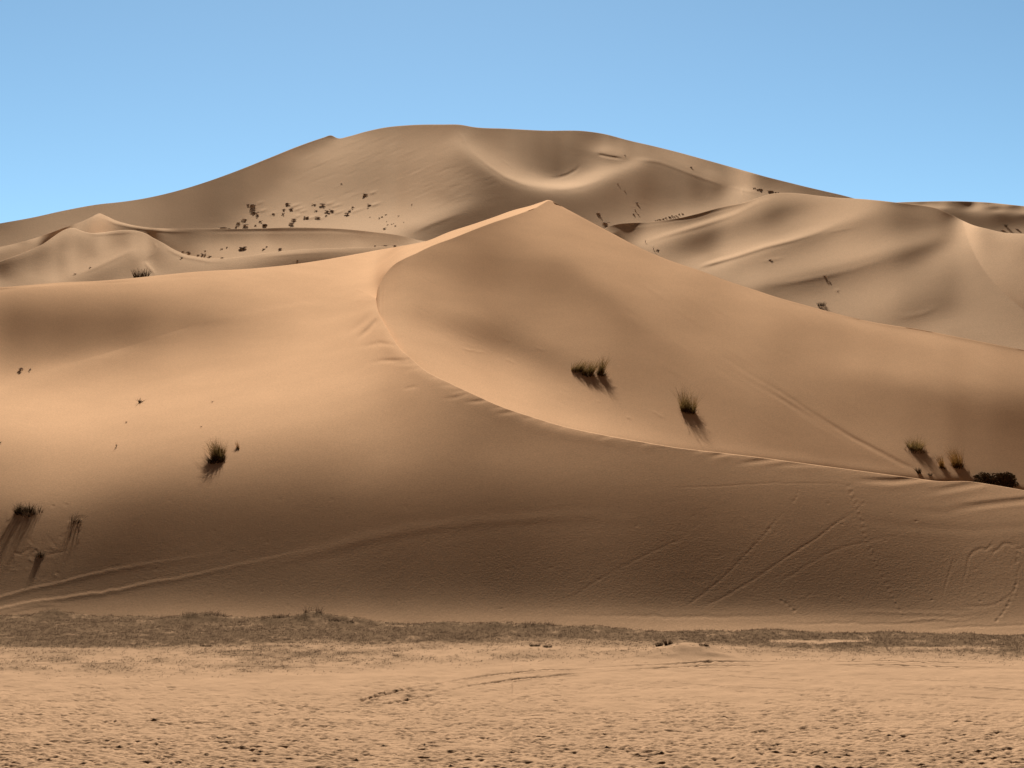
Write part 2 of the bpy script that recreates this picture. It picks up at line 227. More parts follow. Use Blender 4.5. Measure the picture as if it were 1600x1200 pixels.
# the slipped patch at the right
W('1497,944 1500,930 1506,908 1510,892 1513,872 1520,860 1530,855 1540,856 1548,850 1551,846',1.8,-20,-4,fade=(.5,.02),wob=.5)
W('1552,866 1553,858 1560,856 1568,847 1578,848 1586,852',1.8,-22,-4,fade=(.1,.1),wob=.6); W('1592,858 1597,854 1606,853',1.8,-20,-4,fade=(.1,0)); W('1604,866 1597,880 1590,892 1588,912 1582,924 1572,934 1550,943 1522,946 1500,944',1.7,-14,-4,fade=(.2,.1),wob=.6)
W('1493,866 1487,882 1481,900 1477,915 1472,935',1.7,-17,-4,fade=(.15,.3)); W('1496,872 1491,886 1486,900',1.5,18,3,fade=(.2,.3))
for _ in range(46):
    x=RND.uniform(1506,1590); y=RND.uniform(862,938); l=RND.uniform(5,22); a=RND.uniform(.3,1.2)
    FW.line([(x,y),(x+l*math.cos(a),y-l*math.sin(a))],1.4,RND.choice([-1,1])*RND.uniform(3,9),3,fade=(.3,.3),wob=.6)
# slips under the left tufts
for _ in range(16):
    x=RND.uniform(18,66); y=800+RND.uniform(-6,20)-0.4*(x-40); l=RND.uniform(20,60)
    FW.line([(x,y),(x-l*.28,y+l)],1.5,RND.choice([-1,1])*RND.uniform(6,16),2.5,fade=(.2,.5),wob=.5)
for _ in range(22):
    x=RND.uniform(10,95); y=RND.uniform(850,905); l=RND.uniform(6,24); a=RND.uniform(-.9,2.4)
    FW.line([(x,y),(x+l*math.cos(a),y-l*math.sin(a))],1.5,RND.choice([-1,1])*RND.uniform(8,20),3,fade=(.3,.3),wob=.7)
W('20,860 34,864 44,857 50,854',2,-22,-3,fade=(.2,.2),wob=.8); W('72,866 86,863 96,861',1.8,-22,-3,fade=(.2,.2)); W('92,836 97,838 102,832',1.8,-20,-3,fade=(.1,.1)); W('104,812 118,808 134,806',2.0,-16,-3,fade=(.2,.2)); W('42,870 48,862 56,858 64,862',2,-20,-3,wob=1)
for x in (106,110,117,121,127,130): W('%d,812 %d,%d'%(x,x-3,830+RND.randint(30)),1.4,-14,2.5,fade=(.1,.6))
for _ in range(60):
    x=RND.uniform(0,1600); y=RND.uniform(780,955); FW.line([(x,y),(x+RND.uniform(2,5),y)],1.3,RND.uniform(6,16),2.2,fade=(0,0))
# bowl: wheel track, wind lines, scuffs
S('1090,535 1130,560 1180,592 1215,612 1270,648 1330,685 1380,711 1432,738',2.4,17,5,fade=(.6,.03),wob=.3); S('1160,590 1200,612 1250,646 1310,681 1360,708',2.6,12,5,fade=(.4,.5),wob=.3); S('1100,552 1180,600 1240,632 1300,665 1360,697 1425,733',2.4,-11,-5,fade=(.5,.05))
S('1230,640 1290,672 1340,700',2.0,7,3,fade=(.4,.5)); S('1150,640 1200,668 1260,700',2.2,5,3,fade=(.4,.5)); S('1300,625 1340,645 1400,690',2.2,6,3,fade=(.4,.4))
for _ in range(34):
    x=RND.uniform(640,1040); y0=np.interp(x,[640,1040],[545,692]); y=y0-RND.uniform(4,120); l=RND.uniform(14,46)
    FS.line([(x,y),(x+l*.86,y+l*.5)],1.3,RND.choice([-1,1])*RND.uniform(2.5,6),2.4,fade=(.4,.4),wob=.4)
for p in ('784,524 790,531 800,534','836,540 842,545 852,548','788,560 796,563 806,569','720,543 735,548 760,553','930,625 938,628','978,650 985,654','1018,640 1038,655'):
    S(p,1.3,-13,2.4,fade=(.2,.2),wob=.8)
for _ in range(30):
    x=RND.uniform(880,1560); y=np.interp(x,[880,1560],[400,600])+RND.uniform(-40,120); l=RND.uniform(40,130)
    FS.line([(x,y),(x+l*.84,y+l*.54)],2.6,RND.choice([-1,1])*RND.uniform(1.5,4),6,fade=(.5,.5),wob=.3)
# far slopes: slip streaks and sand tails
for _ in range(90):
    x=RND.uniform(450,720); y=RND.uniform(222,320)+0.0*x; l=RND.uniform(14,50)
    FD.line([(x,y),(x+l*.9,y-l*.36)],1.3,RND.choice([-1,1])*RND.uniform(3,8),2.6,fade=(.4,.4),wob=.4)
FD.line(PT('782,250 790,255 800,262'),1.2,-14,2,fade=(.2,.3)); FD.line(PT('934,239.5 950,243 975,247'),1.6,-26,-3.5,fade=(.1,.3))
for _ in range(40):
    x=RND.uniform(640,760); y=RND.uniform(280,330); l=RND.uniform(14,40)
    FD.line([(x,y),(x+l*.93,y-l*.3)],1.6,RND.choice([-1,1])*RND.uniform(2,6),3,fade=(.4,.4),wob=.4)
TAILS=PT('400,318 404,330 452,323 458,328 466,331 508,319 517,323 460,338 521,333 543,327 578,321 576,302 548,331 480,341 420,335 495,342 512,331')
for x,y in TAILS:
    l=RND.uniform(12,26); FD.line([(x+2,y-1),(x+l,y-1-l*.32)],1.7,RND.uniform(14,24),-3.2,fade=(.05,.6))
FR.line(PT('1186,411 1205,408 1230,404'),2,-10,4,fade=(.3,.4)); FR.line(PT('1290,366 1320,360 1345,355'),2,-8,4,fade=(.3,.4)); FR.line(PT('1305,455 1312,454'),1.5,-20,2.5,fade=(.1,.1))

# crisp crests of the far and middle dunes
FD.line(PT('730,229 745,242 765,258 790,274 820,286 850,292'),2.2,22,-4.5,fade=(.35,.35)); FD.line(PT('850,292 880,293 905,289 930,282 955,270'),2.6,12,-5,fade=(.2,.5))
FD.line(PT('716,205 722,212 727,224'),2.0,14,-3,fade=(.3,.1)); FD.line(PT('985,247 1010,248.5 1030,251 1050,258 1075,268 1100,277 1135,289'),2.0,13,-4,fade=(.2,.2))
FD.line(PT('856,277 872,276 886,272 900,264 908,256'),2.0,-16,-4,fade=(.3,.3)); FD.line(PT('640,362 655,355 675,346 700,337 730,326'),3,14,-6,fade=(.3,.4))
FD.line(PT('1161,291 1160,300 1163,310'),1.8,12,-3,fade=(.2,.4)); FD.line(PT('1140,290 1161,296 1185,300'),1.6,14,-3,fade=(.3,.3))
FR.line(PT('955,355 975,351.5 1010,349.5 1050,344 1090,336.5 1130,325.5 1163,318'),1.6,-15,-3.5,fade=(.1,.1))
FR.line(PT('1001,379 1036,366 1089,351 1145,333 1182,315 1215,306'),2.6,18,-6,fade=(.2,.4)); FR.line(PT('1090,415 1150,398 1197,383 1234,374 1272,363 1309,349'),2.4,24,-5,fade=(.1,.4))
FR.line(PT('1180,452 1244,443 1289,434 1337,423 1394,404'),3.5,-12,6,fade=(.3,.4)); FR.line(PT('1400,500 1440,493 1470,482'),4,-10,6,fade=(.3,.4))
FL.line(PT('131,361 150,365 175,363 200,361 220,363'),1.8,14,-3.5,fade=(.3,.3)); FL.line(PT('240,376 245,384 238,396 226,405'),2,12,-3,fade=(.2,.3)); FL.line(PT('226,408 234,417 243,427'),2,16,-4,fade=(.1,.2))
FL.line(PT('112,430 150,415 180,401 212,386'),2.4,16,-5,fade=(.3,.3)); FL.line(PT('255,383 272,393 290,400 330,407 360,406'),2.0,12,-4,fade=(.2,.4)); FL.line(PT('400,400 460,394 540,390'),2,12,-4.5,fade=(.3,.4))
FM.line(PT('158,337 180,347 205,352.5 235,357 270,359.5 310,360'),1.8,22,-4,fade=(.1,.3)); FM.line(PT('310,360 400,359.5 520,359 600,366'),1.8,-14,-4,fade=(.2,.3))
DBG=False; QO=-20; QY=246
# ---------------------------------------------------------------- terrain geometry from slope
def lin(G):
    g=np.asarray(G)/255.0
    return np.where(g<=0.04045,g/12.92,((g+0.055)/1.055)**2.4)
def smooth_cols(a,k):
    if k<=0: return a
    w=np.exp(-np.linspace(-2,2,2*k+1)**2); w/=w.sum()
    p=np.pad(a,((0,0),(k,k)),'edge'); out=np.zeros_like(a)
    for i,ww in enumerate(w): out+=ww*p[:,i:i+a.shape[1]]
    return out
def sstep(a,b,x):
    t=np.clip((x-a)/(b-a),0,1); return t*t*(3-2*t)
def pos(u,y,Y):
    return np.stack([(u-UC)/F*Y, Y+0*u, HC+(VH-y)/F*Y],-1)
def normals(P):
    a=np.gradient(P,axis=1); b=np.gradient(P,axis=0)
    n=np.cross(a,b); return n/np.maximum(np.linalg.norm(n,axis=-1,keepdims=True),1e-12)
def smooth_y(u,ybot,ytop,Z,sig,cut=None,shear=0.0):
    """lateral smoothing of a sheet's log depth at equal picture height"""
    N,M=Z.shape; du=np.gradient(u); s=np.linspace(0,1,N)[:,None]; y=ybot[None]+(ytop-ybot)[None]*s
    num=np.zeros_like(Z); den=np.full_like(Z,1e-9); sig=np.broadcast_to(np.asarray(sig,float),(M,)); shear=np.broadcast_to(np.asarray(shear,float),(M,)); K=int(2.2*sig.max()/0.5)
    for o in range(-K,K+1):
        i=np.arange(max(0,-o),min(M,M-o)); j=i+o
        w=np.exp(-((u[j]-u[i])/sig[i])**2)*du[j]
        ok=np.abs(u[j]-u[i])<2.2*sig[i]
        if cut is not None: ok&=(u[i]<cut)==(u[j]<cut)
        i=i[ok]; j=j[ok]; w=w[ok]
        if len(i)==0: continue
        h=(ybot-ytop)[j]/(N-1)
        f=(ybot[j][None]-y[:,i]-(shear[i]*(u[j]-u[i]))[None])/h[None]
        out=np.maximum(np.maximum(-f,f-(N-1)),0)*h[None]
        W=w[None]*np.clip(1-out/14,0,1)
        f=np.clip(f,-300,N+299)
        k=np.clip(np.floor(f).astype(int),0,N-2); a=f-k
        num[:,i]+=W*(Z[k,j[None]]*(1-a)+Z[k+1,j[None]]*a); den[:,i]+=W
    return num/den
def blur(a,kr,kc):
    for _ in range(2):
        for ax,k in ((0,kr),(1,kc)):
            p=np.pad(a,[(k+1,k) if q==ax else (0,0) for q in (0,1)],'edge'); c=np.cumsum(p,axis=ax)
            a=(np.take(c,range(2*k+1,c.shape[ax]),ax)-np.take(c,range(0,c.shape[ax]-2*k-1),ax))/(2*k+1)
    return a
def sheet(u,ybot,ytop,Y0,G,white,N,dl=0.04,iters=4,pmax=0.68,sig=8.0,cl=0.10,cut=None,seam=None,kc=16,kr=40,rel=0.5,anchor=False,tilt=None,shear=0.0):
    """visible rows of a dune face: the slope along each sight column follows the brightness, depth is its integral"""
    s=np.linspace(0,1,N)[:,None]; y=ybot[None]+(ytop-ybot)[None]*s
    t=(VH-y)/F; dt=np.diff(t,axis=0); uu=np.clip(u,-40,1640)[None].repeat(N,0)
    def slope(base):
        r=lin(G(uu,y,base))/white
        amb=AMB if white<.87 else .036
        tgt=np.clip((r-amb)/(1-amb),0.005,1.0)*LS[2]
        return (LS[2]-tgt)/math.cos(SUN_EL),tgt
    def integ(p):
        q=np.minimum(np.maximum(p,t+dl),np.maximum(pmax,t+dl)); f=1/(q-t)
        Z=np.zeros_like(y); Z[1:]=np.cumsum(0.5*(f[1:]+f[:-1])*dt,axis=0); return Z
    p0,tgt=slope(True); p=p0.copy(); L0=np.log(Y0)[None]
    for it in range(iters+1):
        Z=smooth_y(u,ybot,ytop,integ(p)+L0,sig,cut,shear)
        if cut is not None: Z=Z-Z[:1]+L0
        if anchor: Z=Z+(L0-Z[:1])*sstep(575,540,u)[None]*(1-s)**2
        if tilt is not None: Z=Z+tilt(uu,y)
        if it==iters: break
        pred=normals(pos(u[None],y,np.exp(Z)))@LS
        if DBG: print(it,'%.4f'%np.sqrt(((pred-tgt)[:,(u>0)&(u<1600)]**2).mean()))
        p=np.clip(p+blur(np.clip(rel*(pred-tgt)/math.cos(SUN_EL),-.2,.2),max(1,N//kr),kc)*(sstep(1560,1300,u)*sstep(0,200,u))[None],p0-cl,p0+cl)
    g0=G(uu,y,True); dg=G(uu,y,False)-g0
    q=np.minimum(np.maximum(p,t+dl*1.5),np.maximum(pmax,t+dl*1.5)); kr_=max(3,int(14*N/np.median(ybot-ytop)))
    f=dg*np.exp(blur(np.log((lin(g0+1)-lin(g0-1))/2/white/(1-AMB)*math.tan(SUN_EL)/(q-t)**2),kr_,3)); dZ=np.zeros_like(y)
    dZ[1:]=np.cumsum(0.5*(f[1:]+f[:-1])*dt,axis=0)
    if np.abs(dZ).max()>0:
        dZ=dZ-blur(dZ,max(2,int(10*N/np.median(ybot-ytop))),1)
        if seam is not None: dZ*=np.where(u<seam,np.clip((1-s)*N/8,0,1),1.0)
    Y=np.exp(Z+dZ)
    return y,np.exp(Z),pos(u[None],y,Y)
def valley(P0,P1,n,m0=-0.25,m1=0.35):
    """hidden rows from a crest P0 down into the hollow behind it and up to P1"""
    d=(P1[...,1]-P0[...,1]); h=P1[...,2]-P0[...,2]
    rows=[]
    for s in np.linspace(0,1,n+2)[1:-1]:
        z=(2*s**3-3*s**2+1)*P0[:,2]+(s**3-2*s**2+s)*d*m0+(-2*s**3+3*s**2)*P1[:,2]+(s**3-s**2)*d*m1
        q=P0*(1-s)+P1*s; q[:,2]=z; rows.append(q)
    return np.stack(rows)
def backslope(P,n,length,m=-0.42,c=0.12):
    rows=[]; t=(P[:,2]-HC)/P[:,1]
    L=length if np.ndim(length) else np.full(len(P),float(length))
    for s in np.linspace(0,1,n+1)[1:]:
        s=s**1.6; e=1-np.exp(-s/c)
        k=1+s*L/P[:,1]
        q=P.copy(); q[:,0]*=k; q[:,1]*=k
        q[:,2]=P[:,2]+L*((t-0.015)*(c*e)+m*(s-c*e))
        rows.append(q)
    return np.stack(rows)
def skirt(P,n,length,m=0.3):
    rows=[]
    for s in np.linspace(1,0,n+1)[:-1]:
        k=1-s*length/P[:,1]; q=P.copy(); q[:,0]*=k; q[:,1]*=k; q[:,2]=P[:,2]-m*s*length
        rows.append(q)
    return np.stack(rows)

def columns():
    a=np.arange(-60,586,1.6); b=np.arange(586,626,0.5); c=np.arange(626,1660,1.6)
    l=-60-np.cumsum(2*1.06**np.arange(1,56)); r=1660+np.cumsum(2*1.06**np.arange(1,56))
    return np.concatenate([l[::-1],a,b,c,r])
U=columns()
def build_terrain():
    out={}
    base=cv('base',U); cb=cv('cb',U)
    hi=np.where(U<588,cb+3+72*np.exp(-(588-U)/110),np.where(U<858,np.maximum(cv('hi',U),cb+0.5),cb+0.5))
    h588=np.interp(588,U,hi)
    hi=np.where(U<588,hi+(466-h588)*np.exp(-(588-U)/60),hi)
    lo=np.where(U<588,hi+4+0.25*(588-U),cv('lo',U))
    lo=np.minimum(lo,base-60)
    Yb=HC*F/(base-VH)
    yA,YA,PA=sheet(U,base,lo,Yb,lambda x,y,b:FW(x,y,b),WHITE['W'],430,dl=0.03,seam=588,sig=16+np.clip(.12*np.abs(U-600),0,34),kc=40,kr=25,iters=3)
    J=0.30*(1-np.exp(-np.maximum(U-588,0)/320))
    def GS(x,y,b): return np.where(U[None]<588,FW(x,y,b),FS(x,y,b))
    yS,YS,PS_=sheet(U,lo,hi,YA[-1]*np.exp(J),GS,WHITE['S'],300,dl=0.03,cut=588,shear=.42*sstep(640,760,U),sig=np.where(U<588,12+np.clip(.12*(588-U),0,36),12+10*sstep(640,760,U)),kc=40,kr=25,iters=3)
    def GT(x,y,b): return np.where(U[None]<858,FW(x,y,b),FS(x,y,b))
    yT,YT,PT=sheet(U,hi,cb,YS[-1],GT,WHITE['W'],70,dl=0.03,sig=12+np.clip(.1*(588-U),0,36),anchor=True,kc=40,kr=25,iters=2)
    out['near']=dict(P=np.concatenate([PA,valley(PA[-1],PS_[0],10,-0.3,0.3),PS_[0:],PT[1:],backslope(PT[-1],24,90)]),weld=[(429,440,U<588)])
    # dunes behind on the left
    m=U<800; u=U[m]
    ci=cv('ci',u); cm=np.minimum(cv('cm',u),1e9); bot=cb[m]+8
    ci=np.minimum(np.maximum(ci,cm+0.8),bot-2)
    bot2=np.maximum(bot,ci+6)
    yL,YL,PL_=sheet(u,bot2,ci,np.full(len(u),235.0)-10*sstep(300,700,u),FL,WHITE['M'],130,dl=0.045,sig=6)
    J=0.10*sstep(118,215,u)*(1-0.5*sstep(450,700,u)) + 0.10*sstep(118,60,u)*sstep(-200,60,u)
    yM,YM,PM_=sheet(u,ci,cm,YL[-1]*np.exp(J),FM,WHITE['M'],70,dl=0.045,sig=6)
    PL_[...,2]-=26*sstep(690,790,u); PM_[...,2]-=26*sstep(690,790,u)
    out['left']=dict(P=np.concatenate([skirt(PL_[0],6,70),PL_,valley(PL_[-1],PM_[0],8,-0.1,0.25),PM_,backslope(PM_[-1],16,90)]),m=m)
    # dunes behind on the right
    m=U>880; u=U[m]; cm=cv('cm',u); bot=np.maximum(cb[m]+8,cm+12)
    cx=np.array([[340,1502],[345,1505],[360,1509],[372,1512],[385,1516],[400,1524],[420,1536],[450,1561],[485,1600],[520,1650],[560,1706]],float)
    cq=np.polyfit(cx[:,0],cx[:,1],5); UCR=lambda y: np.polyval(cq,np.clip(y,335,560))
    def GR(x,y,b): return np.where(x>UCR(y),FQ(x,y,b)+QO,FR(x,y,b))
    Y0=np.interp(u,[880,1000,1100,1480,1600,1700,2000],[330,322,300,256,QY,QY-8,QY-32])
    yR,YR,PR_=sheet(u,bot,cm,Y0,GR,WHITE['R'],220,dl=0.04,sig=16,iters=4,kc=24,kr=40,shear=-.36*sstep(1530,1440,u),tilt=lambda x,y:-3.2e-4*np.maximum(0,np.minimum(x,1640)-UCR(y)))
    PR_[...,2]-=30*sstep(940,885,u)
    out['right']=dict(P=np.concatenate([skirt(PR_[0],6,70),PR_,backslope(PR_[-1],16,110)]),m=m)
    # the great dune
    m=U<1560; u=U[m]; ct=cv('ct',u); bot=np.full(len(u),412.0)+40*sstep(0,-800,u)
    bot=np.maximum(bot,ct+8)
    yD,YD,PD_=sheet(u,bot,ct,np.interp(u,[-900,0,600,1000,1560],[520,470,440,455,520.]),FD,WHITE['D'],260,dl=0.045,sig=10,iters=5,kc=20,kr=50,shear=-.30*sstep(740,680,u)*sstep(300,420,u))
    out['great']=dict(P=np.concatenate([skirt(PD_[0],6,90),PD_,backslope(PD_[-1],20,220)]),m=m)
    m=U>1250; u=U[m]; ce=cv('ce',u)
    yE,YE,PE_=sheet(u,np.full(len(u),378.)+40*sstep(1600,2400,u),ce,np.full(len(u),760.),FE,WHITE['E'],70,dl=0.05)
    out['horizon']=dict(P=np.concatenate([skirt(PE_[0],6,140),PE_,backslope(PE_[-1],12,260)]),m=m)
    return out
ALB=dict(near=(0.588,0.35,0.193),mid=(0.57,0.375,0.228),far=(0.59,0.395,0.245),flat=(0.262,0.160,0.091),soil=(0.078,0.048,0.027))  # mid and far sand paler: distance haze is put into the colour
SUNE=5.0; SUNC=(1.0,0.97,0.93); EXPO=1.50
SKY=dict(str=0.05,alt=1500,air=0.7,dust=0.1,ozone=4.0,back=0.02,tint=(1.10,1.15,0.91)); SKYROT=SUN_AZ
# ---------------------------------------------------------------- blender helpers
SC=bpy.context.scene; COL=SC.collection
def put(o,label=None,cat=None,group=None,kind=None):
    if label: o['label']=label
    if cat: o['category']=cat
    if group: o['group']=group
    if kind: o['kind']=kind
    return o
def mesh_np(name,V,Fq,mat,smooth=True,tri=False):
    me=bpy.data.meshes.new(name); V=np.asarray(V,np.float32).reshape(-1,3); Fq=np.asarray(Fq,np.int32); k=Fq.shape[1]
    me.vertices.add(len(V)); me.vertices.foreach_set('co',V.ravel())
    me.loops.add(Fq.size); me.loops.foreach_set('vertex_index',Fq.ravel())
    me.polygons.add(len(Fq)); me.polygons.foreach_set('loop_start',np.arange(0,Fq.size,k,dtype=np.int32))
    me.polygons.foreach_set('use_smooth',np.full(len(Fq),smooth))
    me.update(calc_edges=True); me.validate()
    if mat: me.materials.append(mat)
    return me
def grid_obj(name,P,mat,weld=None):
    n,m=P.shape[:2]; i=np.arange(n*m).reshape(n,m)
    if weld:
        for r0,r1,cm in weld: i[r0+1:r1+1,cm]=i[r0,cm][None]
    Fq=np.stack([i[:-1,:-1],i[:-1,1:],i[1:,1:],i[1:,:-1]],-1).reshape(-1,4)
    if weld: Fq=Fq[(Fq[:,0]!=Fq[:,3])&(Fq[:,1]!=Fq[:,2])]
    o=bpy.data.objects.new(name,mesh_np(name,P,Fq,mat)); COL.objects.link(o); return o
class NT:
    def __init__(s,name):
        s.m=bpy.data.materials.new(name); s.m.use_nodes=True; s.t=s.m.node_tree; s.t.nodes.clear()
        s.out=s.n('ShaderNodeOutputMaterial')
    def n(s,typ,**kw):
        x=s.t.nodes.new(typ)
        for k,v in kw.items(): setattr(x,k,v)
        return x
    def l(s,a,b): s.t.links.new(a,b)
    def noise(s,scale,detail=3,rough=0.5,vec=None,dist=0.0):
        x=s.n('ShaderNodeTexNoise'); x.inputs['Scale'].default_value=scale; x.inputs['Detail'].default_value=detail
        x.inputs['Roughness'].default_value=rough; x.inputs['Distortion'].default_value=dist
        s.l(vec if vec is not None else s.co(),x.inputs['Vector']); return x.outputs['Fac']
    def co(s):
        if not hasattr(s,'_co'): s._co=s.n('ShaderNodeTexCoord').outputs['Object']
        return s._co
    def ramp(s,f,*st):
        r=s.n('ShaderNodeValToRGB'); e=r.color_ramp.elements
        while len(e)<len(st): e.new(0.5)
        for q,(p,c) in zip(e,st): q.position=p; q.color=(c if len(c)==4 else (*c,1))
        s.l(f,r.inputs['Fac']); return r.outputs['Color']
    def mix(s,f,a,b,mode='MIX'):
        x=s.n('ShaderNodeMix',data_type='RGBA',blend_type=mode)
        for v,k in ((f,0),(a,6),(b,7)):
            if hasattr(v,'links'): s.l(v,x.inputs[k])
            else: x.inputs[k].default_value=v if k==0 else (*v,1)
        return x.outputs[2]
    def math(s,op,a,b=0.0,c=None,clamp=False):
        x=s.n('ShaderNodeMath',operation=op,use_clamp=clamp)
        for k,v in enumerate((a,b)+((c,) if c is not None else ())):
            if hasattr(v,'links'): s.l(v,x.inputs[k])
            else: x.inputs[k].default_value=v
        return x.outputs[0]
    def diffuse(s,col,rough=0.0,normal=None,spec=None):
        d=s.n('ShaderNodeBsdfDiffuse'); d.inputs['Roughness'].default_value=rough
        if hasattr(col,'links'): s.l(col,d.inputs['Color'])
        else: d.inputs['Color'].default_value=(*col,1)
        if normal is not None: s.l(normal,d.inputs['Normal'])
        s.l(d.outputs[0],s.out.inputs['Surface']); return d
    def bump(s,h,strength,dist,normal=None):
        b=s.n('ShaderNodeBump'); b.inputs['Strength'].default_value=strength; b.inputs['Distance'].default_value=dist
        s.l(h,b.inputs['Height'])
        if normal is not None: s.l(normal,b.inputs['Normal'])
        return b.outputs[0]
def sand(name,c,grain,gs,var=0.05):
    t=NT(name)
    f=t.noise(gs*0.02,4,0.6); v=t.ramp(f,(0.3,tuple(x*(1-var) for x in c)),(0.7,tuple(x*(1+var) for x in c)))
    g=t.ramp(t.noise(gs*1.0+2.0,2,0.7),(0.32,(.90,.90,.90)),(0.68,(1.10,1.10,1.10))); v=t.mix(1.0,v,g,'MULTIPLY')
    b=t.bump(t.noise(gs*0.16,3,0.6),0.10,grain*2.4); b=t.bump(t.noise(gs,2,0.65),0.36,grain,b)
    t.diffuse(v,0.0,b); return t.m
# ---------------------------------------------------------------- terrain objects
T=build_terrain()
M_near=sand('orange_sand',ALB['near'],0.012,9.0)
M_mid=sand('hazed_sand',ALB['mid'],0.05,2.5)
M_far=sand('hazed_far_sand',ALB['far'],0.10,1.2)
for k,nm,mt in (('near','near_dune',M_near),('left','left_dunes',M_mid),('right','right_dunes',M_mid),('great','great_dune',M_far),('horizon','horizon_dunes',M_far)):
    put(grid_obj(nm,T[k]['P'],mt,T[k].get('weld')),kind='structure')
# ---------------------------------------------------------------- the flat sand in front: prints, wheel marks, a small mound
GR=np.random.RandomState(11)
def vnoise(x,y,sc,seed):
    r=np.random.RandomState(seed); n=257; g=r.rand(n,n)
    fx=(x/sc)%256; fy=(y/sc)%256; i=np.floor(fx).astype(int); j=np.floor(fy).astype(int); a=fx-i; b=fy-j
    a=a*a*(3-2*a); b=b*b*(3-2*b)
    return (g[j,i]*(1-a)+g[j,i+1]*a)*(1-b)+(g[j+1,i]*(1-a)+g[j+1,i+1]*a)*b-0.5
l=-60-np.cumsum(3*1.07**np.arange(1,48)); r=1660+np.cumsum(3*1.07**np.arange(1,48))
GU=np.concatenate([l[::-1],np.arange(-60,1660,1.4),r])
GY=np.concatenate([[925,935,942],np.arange(948,1216,0.62),1216*1.035**np.arange(0,34)])
GYw=HC*F/(GY-VH)                                   # world depth of each row
GX=(GU[None]-UC)/F*GYw[:,None]; GYY=np.repeat(GYw[:,None],len(GU),1)
GZ=0.05*vnoise(GX,GYY,2.6,1)+0.035*vnoise(GX+7,GYY,0.9,2)
GZ+=(0.022*vnoise(GX,GYY,0.33,3)+0.012*vnoise(GX,GYY,0.16,4))*sstep(62,46,GYY)
def gpos(x,y): Yw=HC*F/(y-VH); return (x-UC)/F*Yw,Yw
def stamp(x0,Y0,ax,ay,d,rot=0.0,rim=0.35):
    R=2.4*max(ax,ay); r0=np.searchsorted(-GYw,-(Y0+R)); r1=np.searchsorted(-GYw,-(Y0-R))
    c0=np.searchsorted(GU,UC+F*(x0-R)/Y0); c1=np.searchsorted(GU,UC+F*(x0+R)/Y0)
    if r1<=r0 or c1<=c0: return
    X=GX[r0:r1,c0:c1]-x0; Y=GYY[r0:r1,c0:c1]-Y0; c,s=math.cos(rot),math.sin(rot)
    q=np.sqrt(((X*c+Y*s)/ax)**2+((-X*s+Y*c)/ay)**2)
    GZ[r0:r1,c0:c1]+=d*(-np.exp(-q**4)+rim*np.exp(-((q-1.45)/0.42)**2))
def gline(pts,w,d,seed=0,gap=0.0):
    P=PT(pts) if isinstance(pts,str) else pts; W_=np.array([gpos(*p) for p in P]); rr=np.random.RandomState(seed)
    L=np.r_[0,np.cumsum(np.hypot(*np.diff(W_,axis=0).T))]; n=int(L[-1]/0.09)
    for k in range(n):
        t=k*0.09+rr.rand()*.03; x=np.interp(t,L,W_[:,0]); y=np.interp(t,L,W_[:,1])
        m=0.55+0.45*math.sin(t*0.9+seed)+0.3*(rr.rand()-.5)
        if gap and m<gap: continue
        stamp(x+rr.randn()*.012,y+rr.randn()*.012,w,w*0.9,d*0.42*max(m,.2),0,0.3)
# wheel marks
gline('566,1094 610,1083 650,1075 700,1066 760,1056 830,1049 900,1045 1000,1040 1100,1036 1250,1033 1400,1034 1660,1039',.15,.09,1)
gline('600,1100 660,1089 720,1075 800,1062 900,1052 1000,1045 1100,1041 1250,1038 1400,1040 1660,1046',.15,.09,2)
gline('760,1052 850,1047 950,1041 1060,1037',.14,.04,3); gline('960,1052 1100,1054 1250,1062 1400,1070 1660,1082',.13,.035,4,.1); gline('1000,1046 1150,1048 1300,1056 1450,1063 1660,1072',.13,.035,5,.1)
gline('1060,1068 1250,1078 1450,1086 1660,1096',.13,.03,6,.1); gline('-40,1150 150,1160 300,1172 520,1184 760,1190',.11,.022,7,.1); gline('-40,1158 150,1169 300,1182 520,1195',.11,.02,8,.1)
gline('430,1110 600,1116 760,1119 1000,1118',.11,.02,9,.1); gline('560,1188 760,1176 1000,1168 1300,1174 1660,1180',.11,.02,10,.1)
gline('-40,1040 200,1037 420,1041 600,1046',.2,.03,11,.4); gline('-40,1096 200,1092 420,1102 640,1113',.14,.022,12,.4)
# prints: denser towards the camera, thin on the right of the wheel marks
n=0
while n<20000:
    y=1046+170*GR.rand()**0.75*1.0; x=GR.uniform(-150,1750)
    dens=sstep(1052,1105,y+14*math.sin(x*.011)+10*math.sin(x*.029+2)-(22 if x>900 else 0)*(y<1110))
    cl=0.62+0.9*vnoise(np.array([x*0.03]),np.array([y*0.09]),1.0,21)[0]
    if GR.rand()>dens*cl: 
        n+=0.25; continue
    X,Yw=gpos(x,y); a=GR.normal(0,.5); s=GR.uniform(.42,.85)
    stamp(X,Yw,(.15+.12*GR.rand())*s,.085*s,(.010+.026*GR.rand()**2)*(1-.25*sstep(1110,1200,y)),a*.5,GR.uniform(.1,.35)); n+=1
for _ in range(170):                                # churned spot where the wheel marks start
    x=GR.normal(620,45); y=GR.normal(1085,9); X,Yw=gpos(x,y); stamp(X,Yw,.16*GR.uniform(.6,1.4),.11,GR.uniform(.010,.026),GR.normal(0,.6),.3)
for _ in range(140):                                # short walking rows
    x=GR.uniform(-80,1680); y=GR.uniform(1062,1205); X,Yw=gpos(x,y); a=GR.uniform(-.5,.5)+(math.pi if GR.rand()<.5 else 0); 
    for k in range(GR.randint(4,10)):
        sx=(.11 if k%2 else -.11); stamp(X+.38*k*math.cos(a)-sx*math.sin(a),Yw+.38*k*math.sin(a)+sx*math.cos(a),.13,.07,GR.uniform(.014,.03),a,.3)
